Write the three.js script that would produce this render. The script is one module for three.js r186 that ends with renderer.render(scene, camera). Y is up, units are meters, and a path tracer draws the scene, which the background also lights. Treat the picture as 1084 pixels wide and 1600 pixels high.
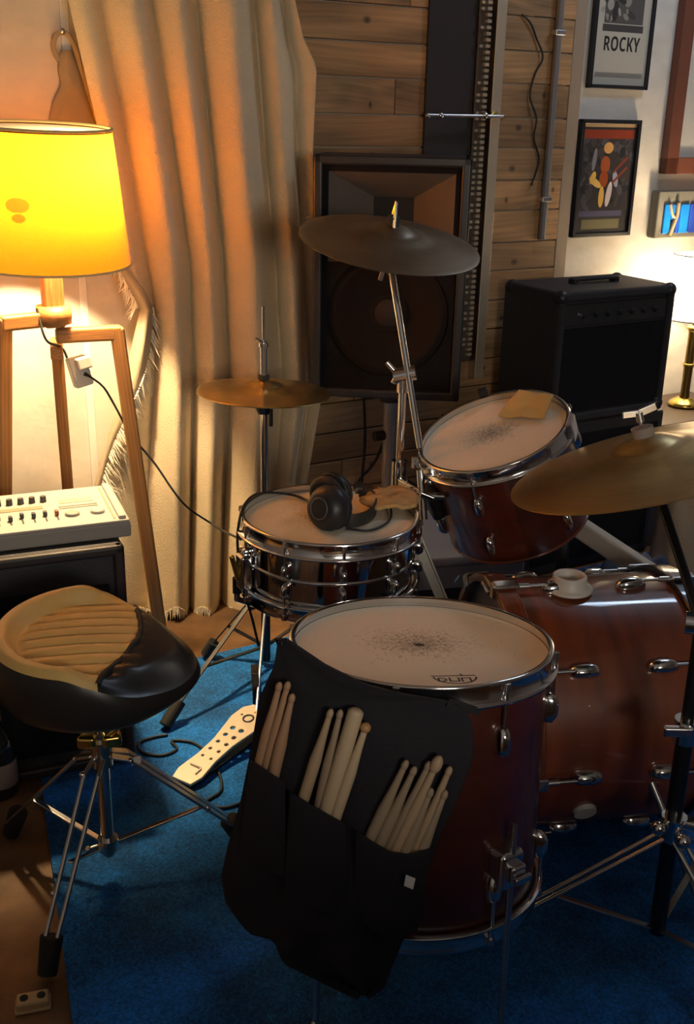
import * as THREE from 'three';
import { RoundedBoxGeometry } from 'three/addons/geometries/RoundedBoxGeometry.js';
import { mergeGeometries } from 'three/addons/utils/BufferGeometryUtils.js';
import { RectAreaLightUniformsLib } from 'three/addons/lights/RectAreaLightUniformsLib.js';
import { FontLoader } from 'three/addons/loaders/FontLoader.js';
import { TextGeometry } from 'three/addons/geometries/TextGeometry.js';

// ---------------------------------------------------------------- camera, sky, lights, exposure
const V = (x, y, z) => new THREE.Vector3(x, y, z);
const rad = (d) => d * Math.PI / 180;
const scene = new THREE.Scene();
scene.background = new THREE.Color().setRGB(0.30, 0.27, 0.22);
const CAM_H = 1.42, FOC = 1650;
const camera = new THREE.PerspectiveCamera(2 * Math.atan(800 / FOC) * 180 / Math.PI, 1084 / 1600, 0.05, 50);
camera.rotation.order = 'YXZ';
camera.position.set(0, CAM_H, 0);
camera.rotation.set(rad(-20.5), 0, rad(1.2));
camera.updateMatrixWorld(true);
const renderer = new THREE.WebGLRenderer({ antialias: true });
renderer.toneMapping = THREE.LinearToneMapping;
renderer.toneMappingExposure = 1.7;
renderer.shadowMap.enabled = true;
RectAreaLightUniformsLib.init();

// the room's frame: s runs along the back wall, h is height, t is the distance out from the wall
const WALL_D = 2.85, YAW = rad(30);
const U = V(Math.cos(YAW), 0, -Math.sin(YAW)), N = V(Math.sin(YAW), 0, Math.cos(YAW));
const O = N.clone().multiplyScalar(-WALL_D);
const wp = (s, h, t) => O.clone().addScaledVector(U, s).addScaledVector(N, t).setY(h);
const ROOM = { s0: -1.2, s1: 3.7, t1: 4.6, h: 2.5 };

// window with warm evening light in the wall behind the camera, and a cool ceiling panel at the far right of the room
const WINDOW = { s: 0.2, h: 1.5, w: 0.8, hh: 0.6 };
const windowLight = new THREE.RectAreaLight(new THREE.Color().setRGB(1.0, 0.90, 0.76), 11.0, WINDOW.w, WINDOW.hh);
windowLight.position.copy(wp(WINDOW.s, WINDOW.h, ROOM.t1 - 0.02));
windowLight.lookAt(wp(WINDOW.s, WINDOW.h, 0));
windowLight.name = 'window_daylight'; scene.add(windowLight);
const PANEL = { s: 2.85, t: 0.70, w: 0.6, d: 0.16 };
const panelLight = new THREE.RectAreaLight(new THREE.Color().setRGB(0.6, 0.76, 1.0), 8.0, PANEL.w, PANEL.d);
panelLight.position.copy(wp(PANEL.s, ROOM.h - 0.055, PANEL.t));
panelLight.lookAt(wp(PANEL.s, 0, PANEL.t));
panelLight.name = 'ceiling_panel_light'; scene.add(panelLight);
const LAMP_COLOR = new THREE.Color().setRGB(1.0, 0.73, 0.40), LAMP_POWER = 4.9;
const TABLE_COLOR = new THREE.Color().setRGB(1.0, 0.78, 0.5), TABLE_POWER = 0.56;

// ---------------------------------------------------------------- pixels of the photograph to places in the room
const CX = V(1, 0, 0).applyQuaternion(camera.quaternion), CY = V(0, 1, 0).applyQuaternion(camera.quaternion);
const ray = (px, py) => V((px - 542) / FOC, -(py - 800) / FOC, -1).applyQuaternion(camera.quaternion);
const at = (px, py, d) => camera.position.clone().addScaledVector(ray(px, py), d);
const onH = (px, py, h) => { const r = ray(px, py); return camera.position.clone().addScaledVector(r, (h - CAM_H) / r.y); };
const onWall = (px, py, t) => { const r = ray(px, py); return camera.position.clone().addScaledVector(r, (t - WALL_D) / r.dot(N)); };
const onPlane = (px, py, p0, n) => { const r = ray(px, py); return camera.position.clone().addScaledVector(r, p0.clone().sub(camera.position).dot(n) / r.dot(n)); };
const toWall = (p) => { const q = p.clone().sub(O); return { s: q.dot(U), h: p.y, t: q.dot(N) }; };
function discNormal(px, py, aspect, deg) {
  const r = ray(px, py).normalize(), a = rad(deg);
  const x = CX.clone().addScaledVector(r, -CX.dot(r)).normalize();
  const y = CY.clone().addScaledVector(r, -CY.dot(r)).addScaledVector(x, -CY.dot(x)).normalize();
  return r.multiplyScalar(-aspect).addScaledVector(x.multiplyScalar(Math.sin(a)).addScaledVector(y, Math.cos(a)), Math.sqrt(1 - aspect * aspect)).normalize();
}

// ---------------------------------------------------------------- helpers
let seed = 7;
const rnd = () => { seed |= 0; seed = seed + 0x6D2B79F5 | 0; let t = Math.imul(seed ^ seed >>> 15, 1 | seed); t = t + Math.imul(t ^ t >>> 7, 61 | t) ^ t; return ((t ^ t >>> 14) >>> 0) / 4294967296; };
const lerp = (a, b, f) => a + (b - a) * f;
const clamp = (x, a = 0, b = 1) => Math.min(b, Math.max(a, x));
const smooth = (x) => { x = clamp(x); return x * x * (3 - 2 * x); };
function table(rows) { return (y) => { if (y <= rows[0][0]) return rows[0][1]; for (let i = 1; i < rows.length; i++) if (y <= rows[i][0]) return lerp(rows[i - 1][1], rows[i][1], (y - rows[i - 1][0]) / (rows[i][0] - rows[i - 1][0])); return rows[rows.length - 1][1]; }; }
const hash = (x, y, k) => { let h = Math.imul(x, 374761393) + Math.imul(y, 668265263) + Math.imul(k, 974634777) | 0; h = Math.imul(h ^ h >>> 13, 1274126177); return ((h ^ h >>> 16) >>> 0) / 4294967296; };
function vnoise(x, y, k = 0) { const xi = Math.floor(x), yi = Math.floor(y), u = smooth(x - xi), v = smooth(y - yi); return lerp(lerp(hash(xi, yi, k), hash(xi + 1, yi, k), u), lerp(hash(xi, yi + 1, k), hash(xi + 1, yi + 1, k), u), v); }
const fbm = (x, y, k, n = 4) => { let s = 0, a = 0.5, t = 0; for (let i = 0; i < n; i++) { s += a * vnoise(x, y, k + i); t += a; x *= 2.03; y *= 2.03; a *= 0.5; } return s / t; };
function tex(w, h, fn, srgb = true) {
  const d = new Uint8Array(w * h * 4);
  for (let y = 0; y < h; y++) for (let x = 0; x < w; x++) { const c = fn(x / w, y / h, x, y), i = (y * w + x) * 4; for (let k = 0; k < 3; k++) d[i + k] = clamp(Array.isArray(c) ? c[k] : c) * 255; d[i + 3] = 255; }
  const t = new THREE.DataTexture(d, w, h); t.magFilter = THREE.LinearFilter; t.minFilter = THREE.LinearMipmapLinearFilter; t.generateMipmaps = true;
  t.wrapS = t.wrapT = THREE.RepeatWrapping; if (srgb) t.colorSpace = THREE.SRGBColorSpace; t.needsUpdate = true; return t;
}
const rep = (t, x, y) => { const c = t.clone(); c.repeat.set(x, y); c.needsUpdate = true; return c; };
const col = (r, g, b) => new THREE.Color().setRGB(r, g, b);
const std = (c, roughness, o = {}) => new THREE.MeshStandardMaterial({ color: c, roughness, ...o });
const phys = (c, roughness, o = {}) => new THREE.MeshPhysicalMaterial({ color: c, roughness, ...o });

const taken = {};
const numbered = (n) => { const k = taken[n] = (taken[n] ?? -1) + 1; return k ? `${n}_${String(k).padStart(3, '0')}` : n; };
function thing(name, label, category, base = V(0, 0, 0), group) {
  const g = new THREE.Group(); g.name = numbered(name); g.position.copy(base); g.userData = { label, category }; if (group) g.userData.group = group; scene.add(g); return g;
}
function mesh(geo, mat, name) { const m = new THREE.Mesh(geo, mat); m.name = name; m.castShadow = m.receiveShadow = true; return m; }
// a part whose geometry is given in the thing's own frame
function part(parent, name, geo, mat, label) { const m = mesh(geo, mat, name); if (label) m.userData.label = label; parent.add(m); return m; }
// a part whose geometry is given in the room's frame; the parent thing is unturned
function wpart(parent, name, geo, mat, label) { let p = parent; while (p.parent && p.parent !== scene) p = p.parent; geo.translate(-p.position.x, -p.position.y, -p.position.z); return part(parent, name, geo, mat, label); }
function single(name, geo, mat, label, category, group) { geo.computeBoundingBox(); const c = geo.boundingBox.getCenter(V(0, 0, 0)); c.y = geo.boundingBox.min.y; geo.translate(-c.x, -c.y, -c.z); const m = mesh(geo, mat, numbered(name)); m.position.copy(c); m.userData = { label, category }; if (group) m.userData.group = group; scene.add(m); return m; }
function struct(name, geo, mat, label, category) { const m = mesh(geo, mat, name); m.userData = { label, category, kind: 'structure' }; scene.add(m); return m; }
function join(...gs) { gs = gs.flat(); return mergeGeometries(gs.map((g) => { const n = g.index ? g.toNonIndexed() : g; for (const k of Object.keys(n.attributes)) if (!['position', 'normal', 'uv'].includes(k)) n.deleteAttribute(k); return n; })); }
function basis(geo, p, y, x) {   // puts a y-up geometry at p with its y axis along y
  const yy = y.clone().normalize(); let xx = (x ?? (Math.abs(yy.y) > 0.95 ? V(1, 0, 0) : V(0, 1, 0))).clone(); xx.addScaledVector(yy, -xx.dot(yy)).normalize();
  const zz = xx.clone().cross(yy); return geo.applyMatrix4(new THREE.Matrix4().makeBasis(xx, yy, zz).setPosition(p));
}
const quatTo = (y, x) => { const yy = y.clone().normalize(), xx = x.clone().addScaledVector(yy, -x.dot(yy)).normalize(); return new THREE.Quaternion().setFromRotationMatrix(new THREE.Matrix4().makeBasis(xx, yy, xx.clone().cross(yy))); };
const rod = (a, b, r, r2 = r, n = 16) => basis(new THREE.CylinderGeometry(r2, r, a.distanceTo(b), n), a.clone().lerp(b, 0.5), b.clone().sub(a));
const pipe = (pts, r, seg = 48, n = 8, closed = false) => new THREE.TubeGeometry(new THREE.CatmullRomCurve3(pts, closed, 'centripetal'), seg, r, n, closed);
const rbox = (w, h, d, r = 0.004, n = 2) => new RoundedBoxGeometry(w, h, d, n, Math.min(r, w / 2.01, h / 2.01, d / 2.01));
const put = (g, x, y, z, ry = 0, rx = 0, rz = 0) => g.applyMatrix4(new THREE.Matrix4().compose(V(x, y, z), new THREE.Quaternion().setFromEuler(new THREE.Euler(rx, ry, rz, 'YXZ')), V(1, 1, 1)));
const bar = (a, b, w, d, side) => basis(rbox(w, a.distanceTo(b), d, Math.min(w, d) * 0.25), a.clone().lerp(b, 0.5), b.clone().sub(a), side);
const ball = (p, r, n = 16) => new THREE.SphereGeometry(r, n, n * 0.6 | 0).translate(p.x, p.y, p.z);
const lathe = (pts, n = 64) => new THREE.LatheGeometry(pts.map(([x, y]) => new THREE.Vector2(x, y)), n);
// box whose faces lie along the room's frame, from (s0,h0,t0) to (s1,h1,t1)
const wbox = (s0, s1, h0, h1, t0, t1, r = 0) => { const g = r ? rbox(s1 - s0, h1 - h0, t1 - t0, r) : new THREE.BoxGeometry(s1 - s0, h1 - h0, t1 - t0); const c = wp((s0 + s1) / 2, (h0 + h1) / 2, (t0 + t1) / 2); return g.rotateY(YAW).translate(c.x, c.y, c.z); };
function sheet(rows, thick = 0, uvScale) {   // rows: array of arrays of points; a closed slab when thick > 0
  const nr = rows.length, nc = rows[0].length, pos = [], uv = [], idx = [];
  const front = (flip, off) => {
    const base = pos.length / 3;
    for (let i = 0; i < nr; i++) for (let j = 0; j < nc; j++) {
      const p = rows[i][j].clone();
      if (off) { const a = rows[Math.min(i + 1, nr - 1)][j].clone().sub(rows[Math.max(i - 1, 0)][j]), b = rows[i][Math.min(j + 1, nc - 1)].clone().sub(rows[i][Math.max(j - 1, 0)]); const n = a.cross(b).normalize(); if (n.lengthSq() > 0.5) p.addScaledVector(n, off); }
      pos.push(p.x, p.y, p.z); uv.push(j / (nc - 1) * (uvScale?.[0] ?? 1), 1 - i / (nr - 1) * (uvScale?.[1] ?? 1));
    }
    for (let i = 0; i < nr - 1; i++) for (let j = 0; j < nc - 1; j++) { const a = base + i * nc + j, b = a + 1, c = a + nc, d = c + 1; flip ? idx.push(a, b, c, b, d, c) : idx.push(a, c, b, b, c, d); }
    return base;
  };
  const f = front(false, 0);
  if (thick) {
    const k = front(true, -thick), edge = [];
    for (let j = 0; j < nc; j++) edge.push(j); for (let i = 1; i < nr; i++) edge.push(i * nc + nc - 1); for (let j = nc - 2; j >= 0; j--) edge.push((nr - 1) * nc + j); for (let i = nr - 2; i >= 0; i--) edge.push(i * nc);
    for (let e = 0; e < edge.length - 1; e++) { const a = f + edge[e], b = f + edge[e + 1], c = k + edge[e], d = k + edge[e + 1]; idx.push(a, b, c, b, d, c); }
  }
  const g = new THREE.BufferGeometry(); g.setAttribute('position', new THREE.Float32BufferAttribute(pos, 3)); g.setAttribute('uv', new THREE.Float32BufferAttribute(uv, 2)); g.setIndex(idx); g.computeVertexNormals(); return g;
}

// ---------------------------------------------------------------- materials
const noiseBump = tex(256, 256, (u, v, x, y) => fbm(x / 5, y / 5, 3, 3), false);
const weave = tex(256, 256, (u, v, x, y) => 0.35 * Math.abs(Math.sin(x * Math.PI / 8)) * Math.abs(Math.sin(y * Math.PI / 8)) + 0.65 * fbm(x / 9, y / 9, 11, 3), false);
const shellWood = tex(512, 256, (u, v) => { const g = fbm(u * 10, v * 90, 21, 4), q = fbm(u * 3, v * 8, 22, 3); const k = 0.72 + 0.36 * (g - 0.5) + 0.35 * (q - 0.5); return [0.64 * k, 0.33 * k, 0.19 * k]; });
const boardTex = [0, 1, 2, 3, 4].map((n) => tex(512, 64, (u, v) => {
  const bend = 0.12 * Math.sin(u * 7 + n * 2), g = fbm(u * 5 + n * 9, (v + bend) * 16, 31 + n, 4), q = fbm(u * 4 + n * 5, v * 1.5, 41 + n, 3);
  let k = 0.86 + 0.28 * (g - 0.5) + 0.5 * (q - 0.5);
  for (let i = 0; i < 2; i++) { const kx = hash(n, i, 5), ky = 0.2 + 0.6 * hash(n, i, 6), d = Math.hypot((u - kx) * 11, v - ky); if (d < 0.14) k *= lerp(0.4, 1, d / 0.14); }
  return [0.77 * k, 0.60 * k, 0.415 * k];
}));
const lampWood = tex(64, 512, (u, v) => { const g = fbm(u * 14, v * 5, 51, 4); const k = 0.85 + 0.4 * (g - 0.5); return [0.80 * k, 0.56 * k, 0.31 * k]; });
const carpetTex = tex(512, 512, (u, v, x, y) => { const k = 0.8 + 0.55 * (fbm(x / 2.2, y / 2.2, 61, 2) - 0.5) + 0.5 * (fbm(u * 9, v * 9, 63, 3) - 0.5); return [0.10 * k, 0.48 * k, 0.84 * k]; });
const floorTex = tex(512, 512, (u, v) => { const k = 0.85 + 0.5 * (fbm(u * 22, v * 22, 71, 4) - 0.5) + 0.6 * (fbm(u * 5, v * 5, 75, 3) - 0.5); return [0.52 * k, 0.38 * k, 0.25 * k]; });
const plasterTex = tex(512, 512, (u, v) => { const k = 0.93 + 0.1 * (fbm(u * 30, v * 30, 81, 3) - 0.5) + 0.1 * (fbm(u * 5, v * 5, 82, 3) - 0.5); return [0.87 * k, 0.84 * k, 0.79 * k]; });
const M = {
  chrome: std(col(0.72, 0.72, 0.73), 0.13, { metalness: 1 }),
  chromeSoft: std(col(0.6, 0.59, 0.58), 0.28, { metalness: 1 }),
  darkMetal: std(col(0.06, 0.06, 0.065), 0.3, { metalness: 0.9 }),
  blackPaint: std(col(0.018, 0.018, 0.02), 0.4),
  rubber: std(col(0.014, 0.014, 0.015), 0.75),
  bronze: std(col(0.62, 0.44, 0.17), 0.3, { metalness: 1, roughnessMap: null }),
  bronzeDull: std(col(0.36, 0.30, 0.22), 0.34, { metalness: 1 }),
  shell: phys(col(1.0, 0.86, 0.72), 0.42, { map: shellWood, clearcoat: 1.0, clearcoatRoughness: 0.06 }),
  shellRed: phys(col(0.36, 0.20, 0.20), 0.42, { map: shellWood, clearcoat: 0.8, clearcoatRoughness: 0.16 }),
  felt: std(col(0.05, 0.05, 0.05), 0.95),
  creamPlastic: std(col(0.62, 0.58, 0.52), 0.45),
  tolex: std(col(0.028, 0.027, 0.030), 0.6, { bumpMap: rep(noiseBump, 5, 5), bumpScale: 0.0008 }),
  grille: phys(col(0.013, 0.013, 0.015), 0.9, { specularIntensity: 0.3,  bumpMap: rep(weave, 10, 10), bumpScale: 0.0008 }),
  cotton: phys(col(0.87, 0.72, 0.49), 0.95, { bumpMap: rep(weave, 12, 24), bumpScale: 0.003, sheen: 0.3, sheenRoughness: 0.6 }),
  fringe: std(col(0.84, 0.77, 0.64), 0.95),
  plaster: std(col(1, 1, 1), 0.85, { map: rep(plasterTex, 2, 2), bumpMap: rep(noiseBump, 6, 4), bumpScale: 0.0006 }),
  roomPaint: std(col(0.38, 0.37, 0.37), 0.7),
  whitePaint: std(col(0.72, 0.70, 0.66), 0.6),
  board: boardTex.map((t, i) => std(col(...[[1, 1, 1], [0.86, 0.84, 0.8], [1, 0.95, 0.88], [0.76, 0.72, 0.68], [0.92, 0.9, 0.86]][i]), 0.7, { map: t, bumpMap: t, bumpScale: 0.0006 })),
  lampWood: std(col(1, 1, 1), 0.5, { map: lampWood }),
  tan: std(col(0.62, 0.39, 0.16), 0.8, { bumpMap: rep(noiseBump, 2, 2), bumpScale: 0.002 }),
  brass: std(col(0.72, 0.52, 0.14), 0.22, { metalness: 1 }),
  stick: [std(col(0.42, 0.30, 0.19), 0.55), std(col(0.33, 0.25, 0.17), 0.6), std(col(0.52, 0.40, 0.26), 0.5), std(col(0.40, 0.24, 0.14), 0.55)],
  bagCloth: std(col(0.012, 0.011, 0.017), 0.85, { bumpMap: rep(weave, 8, 8), bumpScale: 0.0008 }),
  cable: std(col(0.02, 0.02, 0.02), 0.5),
};

// ---------------------------------------------------------------- room shell
{
  const { s0, s1, t1, h } = ROOM, k = 0.12;
  const floorMat = std(col(1, 1, 1), 0.6, { map: rep(floorTex, 3, 3), bumpMap: rep(noiseBump, 14, 14), bumpScale: 0.0006 });
  struct('floor', wbox(s0 - k, s1 + k, -k, 0, -k, t1 + k), floorMat, 'worn brown floor around the blue rug', 'floor');
  struct('ceiling', wbox(s0 - k, s1 + k, h, h + k, -k, t1 + k), M.roomPaint, 'plain grey ceiling', 'ceiling');
  const back = struct('wall_back', wbox(s0 - k, s1 + k, 0, h, -k, 0), M.plaster, 'back wall of white plaster with a panel of bare wooden boards', 'wall');
  // horizontal boards of the middle panel, one by one
  const sA = 1.15, sB = toWall(onWall(878, 200, 0)).s;
  const g = {};
  let y = 0.0, n = 0;
  while (y < h - 0.03) {
    const bh = Math.min([0.094, 0.098, 0.09, 0.1][n % 4], h - y), gap = 0.0035, cut = sA + (sB - sA) * (0.5 + 0.34 * (((n * 37) % 11) / 11 - 0.5));
    for (const [a, b] of n % 3 ? [[sA, sB]] : [[sA, cut - 0.001], [cut + 0.001, sB]]) {
      const o = (n * 13 % 5) * 0.0009;
      const m = part(back, 'board', wbox(a, b, y + gap / 2, y + bh - gap / 2, 0.0005, 0.018 + o, 0.003), M.board[(n * 7 + (a > sA ? 3 : 0)) % 5]);
    }
    y += bh; n++;
  }
  struct('trim_1', wbox(sB, sB + 0.05, 0, h, 0, 0.02, 0.003), std(col(0.34, 0.25, 0.17), 0.6), 'narrow brown batten closing the boards against the white plaster', 'trim');
  struct('trim_2', wbox(toWall(onWall(131, 500, 0)).s - 0.01, toWall(onWall(131, 500, 0)).s + 0.012, 0.1, h, 0, 0.008, 0.002), M.whitePaint, 'thin white cover strip on the plaster beside the curtain', 'trim');
  struct('baseboard_back', wbox(s0, s1, 0, 0.1, 0.02, 0.036, 0.004), std(col(0.20, 0.085, 0.05), 0.5), 'dark red brown wooden baseboard under the curtain', 'baseboard');
  struct('wall_left', wbox(s0 - k, s0, 0, h, 0, t1), M.roomPaint, 'plain grey wall closing the room on the lamp side', 'wall');
  struct('wall_right', wbox(s1, s1 + k, 0, h, 0, t1), M.roomPaint, 'plain grey wall closing the room behind the amplifier', 'wall');
  const { s, h: wh, w, hh } = WINDOW;
  struct('wall_front', join(wbox(s0 - k, s - w / 2, 0, h, t1, t1 + k), wbox(s + w / 2, s1 + k, 0, h, t1, t1 + k), wbox(s - w / 2, s + w / 2, 0, wh - hh / 2, t1, t1 + k), wbox(s - w / 2, s + w / 2, wh + hh / 2, h, t1, t1 + k)), M.roomPaint, 'plain grey wall with the window', 'wall');
  const win = thing('window_1', 'white window with two mullions letting in evening light', 'window', wp(s, wh - hh / 2, t1)); win.userData.kind = 'structure';
  const f = 0.05, wa = s - w / 2, wb = s + w / 2, ha = wh - hh / 2, hb = wh + hh / 2;
  wpart(win, 'window_frame', join(wbox(wa, wb, ha, ha + f, t1 + 0.02, t1 + 0.07), wbox(wa, wb, hb - f, hb, t1 + 0.02, t1 + 0.07), wbox(wa, wa + f, ha, hb, t1 + 0.02, t1 + 0.07), wbox(wb - f, wb, ha, hb, t1 + 0.02, t1 + 0.07)), M.whitePaint);
  for (const q of [1 / 3, 2 / 3]) wpart(win, 'mullion', wbox(lerp(wa, wb, q) - 0.02, lerp(wa, wb, q) + 0.02, ha + f, hb - f, t1 + 0.03, t1 + 0.06), M.whitePaint);
  for (let q = 0; q < 3; q++) wpart(win, 'pane', wbox(lerp(wa, wb, q / 3) + 0.025, lerp(wa, wb, (q + 1) / 3) - 0.025, ha + f, hb - f, t1 + 0.044, t1 + 0.046), phys(col(1, 1, 1), 0.02, { transmission: 1, thickness: 0, ior: 1.5 }));
  const cp = thing('ceiling_panel', 'flat white ceiling light with a cool glow', 'ceiling light', wp(PANEL.s, h - 0.05, PANEL.t));
  wpart(cp, 'housing', wbox(PANEL.s - PANEL.w / 2 - 0.02, PANEL.s + PANEL.w / 2 + 0.02, h - 0.05, h, PANEL.t - PANEL.d / 2 - 0.02, PANEL.t + PANEL.d / 2 + 0.02, 0.005), M.whitePaint);
  wpart(cp, 'diffuser', wbox(PANEL.s - PANEL.w / 2, PANEL.s + PANEL.w / 2, h - 0.053, h - 0.05, PANEL.t - PANEL.d / 2, PANEL.t + PANEL.d / 2), std(col(0.8, 0.8, 0.8), 0.5, { emissive: col(0.6, 0.76, 1.0), emissiveIntensity: 4.0 }));
}

// ---------------------------------------------------------------- rug
{
  const A = onH(66, 1210, 0), B = onH(116, 1600, 0), dir = B.clone().sub(A).normalize();
  const far = toWall(onH(345, 1022, 0)).t;
  const a0 = A.clone().addScaledVector(dir, -0.32), a1 = A.clone().addScaledVector(dir, 1.7);
  const c0 = toWall(a0); const farL = wp(c0.s, 0, far), right = 3.3;
  const farR = wp(right, 0, far + 0.02), nearR = farR.clone().addScaledVector(dir, 2.6);
  const nu = 40, nv = 40, rows = [];
  for (let i = 0; i <= nv; i++) { const L = farL.clone().lerp(a1, i / nv), R = farR.clone().lerp(nearR, i / nv), row = []; for (let j = 0; j <= nu; j++) { const p = L.clone().lerp(R, j / nu); p.y = 0.0085; row.push(p); } rows.push(row); }
  const g = sheet(rows, 0.008);
  const p = g.attributes.position, uv = g.attributes.uv; for (let i = 0; i < p.count; i++) uv.setXY(i, p.getX(i) / 0.8, p.getZ(i) / 0.8);
  single('blue_rug', g, std(col(1, 1, 1), 0.95, { map: carpetTex, bumpMap: rep(noiseBump, 4, 4), bumpScale: 0.003 }), 'large bright blue short pile rug under the drum kit', 'rug');
}

// ---------------------------------------------------------------- curtain
{
  const xl = table([[-340, 40], [0, 106], [190, 150], [410, 184], [485, 222], [600, 196], [760, 150], [960, 152]]);
  const xr = table([[-340, 445], [0, 461], [60, 474], [105, 495], [160, 492], [250, 488], [480, 499], [600, 505], [690, 490], [760, 478], [960, 452]]);
  const knots = [-0.06, 0.155, 0.365, 0.545, 0.805, 0.935, 1.06], amp = [0.75, 0.9, 0.85, 1.05, 0.7, 0.5];
  const fold = (a) => { let i = 0; while (i < knots.length - 2 && a > knots[i + 1]) i++; const f = clamp((a - knots[i]) / (knots[i + 1] - knots[i])); return amp[i] * Math.pow(Math.sin(Math.PI * f), 0.62) * (1 - 0.13 * Math.sin(Math.PI * 2 * f)); };
  const T = (a, py) => { const w = 0.022 * (vnoise(a * 5, py / 130, 91) - 0.5) + 0.05 * smooth((py - 300) / 600) * a * 0; return 0.05 + (0.112 - 0.02 * smooth((450 - py) / 500)) * fold(a + 0.006 * Math.sin(py / 210 + a * 9)) + w; };
  const low = (a) => 956 - 36 * smooth((a - 0.66) / 0.1) + 5 * Math.sin(a * 40);
  const xl0 = table([[-340, 40], [410, 180], [960, 205]]), xr0 = table([[-340, 452], [0, 470], [600, 500], [960, 462]]);
  const edgeX = (a, py) => lerp(xl0(py), xr0(py), a) + (xl(py) - xl0(py)) * (1 - smooth((a + 0.02) / 0.26)) + (xr(py) - xr0(py)) * smooth((a - 0.86) / 0.14);
  const pnt = (a, py, dt = 0) => onWall(edgeX(a, py), py, T(a, py) + dt);
  const rows = [], NR = 90, NC = 170;
  for (let i = 0; i <= NR; i++) { const row = []; for (let j = 0; j <= NC; j++) { const a = j / NC; row.push(pnt(a, lerp(-335, low(a), i / NR))); } rows.push(row); }
  const base = pnt(0.5, 956); base.y = 0;
  const c = thing('curtain', 'heavy cream cotton curtain hanging in deep folds with a frayed hem', 'curtain', base);
  wpart(c, 'cloth', sheet(rows, 0.004), M.cotton);
  // turned back hem band along the leading edge
  const band = [];
  for (let i = 0; i <= 50; i++) { const py = lerp(405, 770, i / 50), wdt = 0.03 + 0.12 * smooth((py - 405) / 80) * smooth((720 - py) / 220); const row = []; for (let j = 0; j <= 8; j++) row.push(pnt(-0.012 + wdt * j / 8, py, 0.012 + 0.012 * Math.sin(Math.PI * j / 8))); band.push(row); }
  wpart(c, 'hem_band', sheet(band, 0.003), M.cotton);
  const strands = [];
  const strand = (p, q, r) => strands.push(basis(new THREE.ConeGeometry(r, p.distanceTo(q), 4, 1), p.clone().lerp(q, 0.5), q.clone().sub(p)));
  for (let i = 0; i < 190; i++) { const py = lerp(408, 775, rnd()), wdt = 0.03 + 0.12 * smooth((py - 405) / 80) * smooth((720 - py) / 220), e = py < 480 ? -0.01 : wdt - 0.012; const p = pnt(e, py, 0.018); const q = pnt(e + (py < 480 ? -0.05 : 0.05) * (0.5 + rnd()), py + 12 + 22 * rnd(), 0.022 + 0.02 * rnd()); strand(p, q, 0.0032); }
  for (let i = 0; i < 230; i++) { const a = rnd(), py = low(a); strand(pnt(a, py - 3, 0), pnt(a + 0.02 * (rnd() - 0.5), py + 6 + 12 * rnd(), 0.01 * (rnd() - 0.3)), 0.0035); }
  const fr = wpart(c, 'fringe', join(strands), M.fringe, 'frayed cream threads'); fr.userData.kind = 'stuff';
  const r0 = onWall(0, -338, 0.09), r1 = onWall(470, -338, 0.09), hr = (r0.y + r1.y) / 2; const ra = toWall(r0).s, rb = toWall(r1).s;
  const rodThing = thing('curtain_rod', 'black curtain rod carrying the cream curtain', 'curtain rod', wp((ra + rb) / 2, hr - 0.02, 0.09));
  wpart(rodThing, 'rod', rod(wp(ra - 0.05, hr, 0.09), wp(rb + 0.05, hr, 0.09), 0.012), M.blackPaint);
  for (const s of [ra, rb]) wpart(rodThing, 'bracket', wbox(s - 0.01, s + 0.01, hr - 0.02, hr + 0.02, 0, 0.1, 0.003), M.blackPaint);
}

// hanging cloth bag on a hook over the lamp
{
  const b = thing('cloth_bag', 'small pale cloth bag hanging by its loop on the plaster above the lampshade', 'bag', onWall(112, 240, 0.0));
  const xlo = table([[62, 100], [85, 92], [110, 90], [130, 95], [160, 82], [200, 74], [250, 74]]), xhi = table([[62, 108], [85, 114], [110, 124], [130, 130], [160, 142], [200, 154], [250, 160]]);
  const rows = []; for (let i = 0; i <= 30; i++) { const py = lerp(78, 250, i / 30), row = []; for (let j = 0; j <= 20; j++) { const a = j / 20; row.push(onWall(lerp(xlo(py), xhi(py), a), py, 0.012 + 0.035 * Math.sin(Math.PI * a) * (0.5 + 0.5 * vnoise(a * 4, py / 25, 77)))); } rows.push(row); }
  wpart(b, 'cloth', sheet(rows, 0.004), M.cotton);
  wpart(b, 'loop', pipe([onWall(92, 95, 0.03), onWall(84, 72, 0.03), onWall(90, 53, 0.035), onWall(103, 52, 0.035), onWall(116, 72, 0.03), onWall(126, 105, 0.03), onWall(140, 150, 0.025), onWall(152, 190, 0.02)], 0.006), M.cotton);
  wpart(b, 'hook', join(rod(onWall(97, 50, 0), onWall(97, 50, 0.05), 0.005), ball(onWall(97, 49, 0.05), 0.008)), M.chromeSoft);
}

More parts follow.
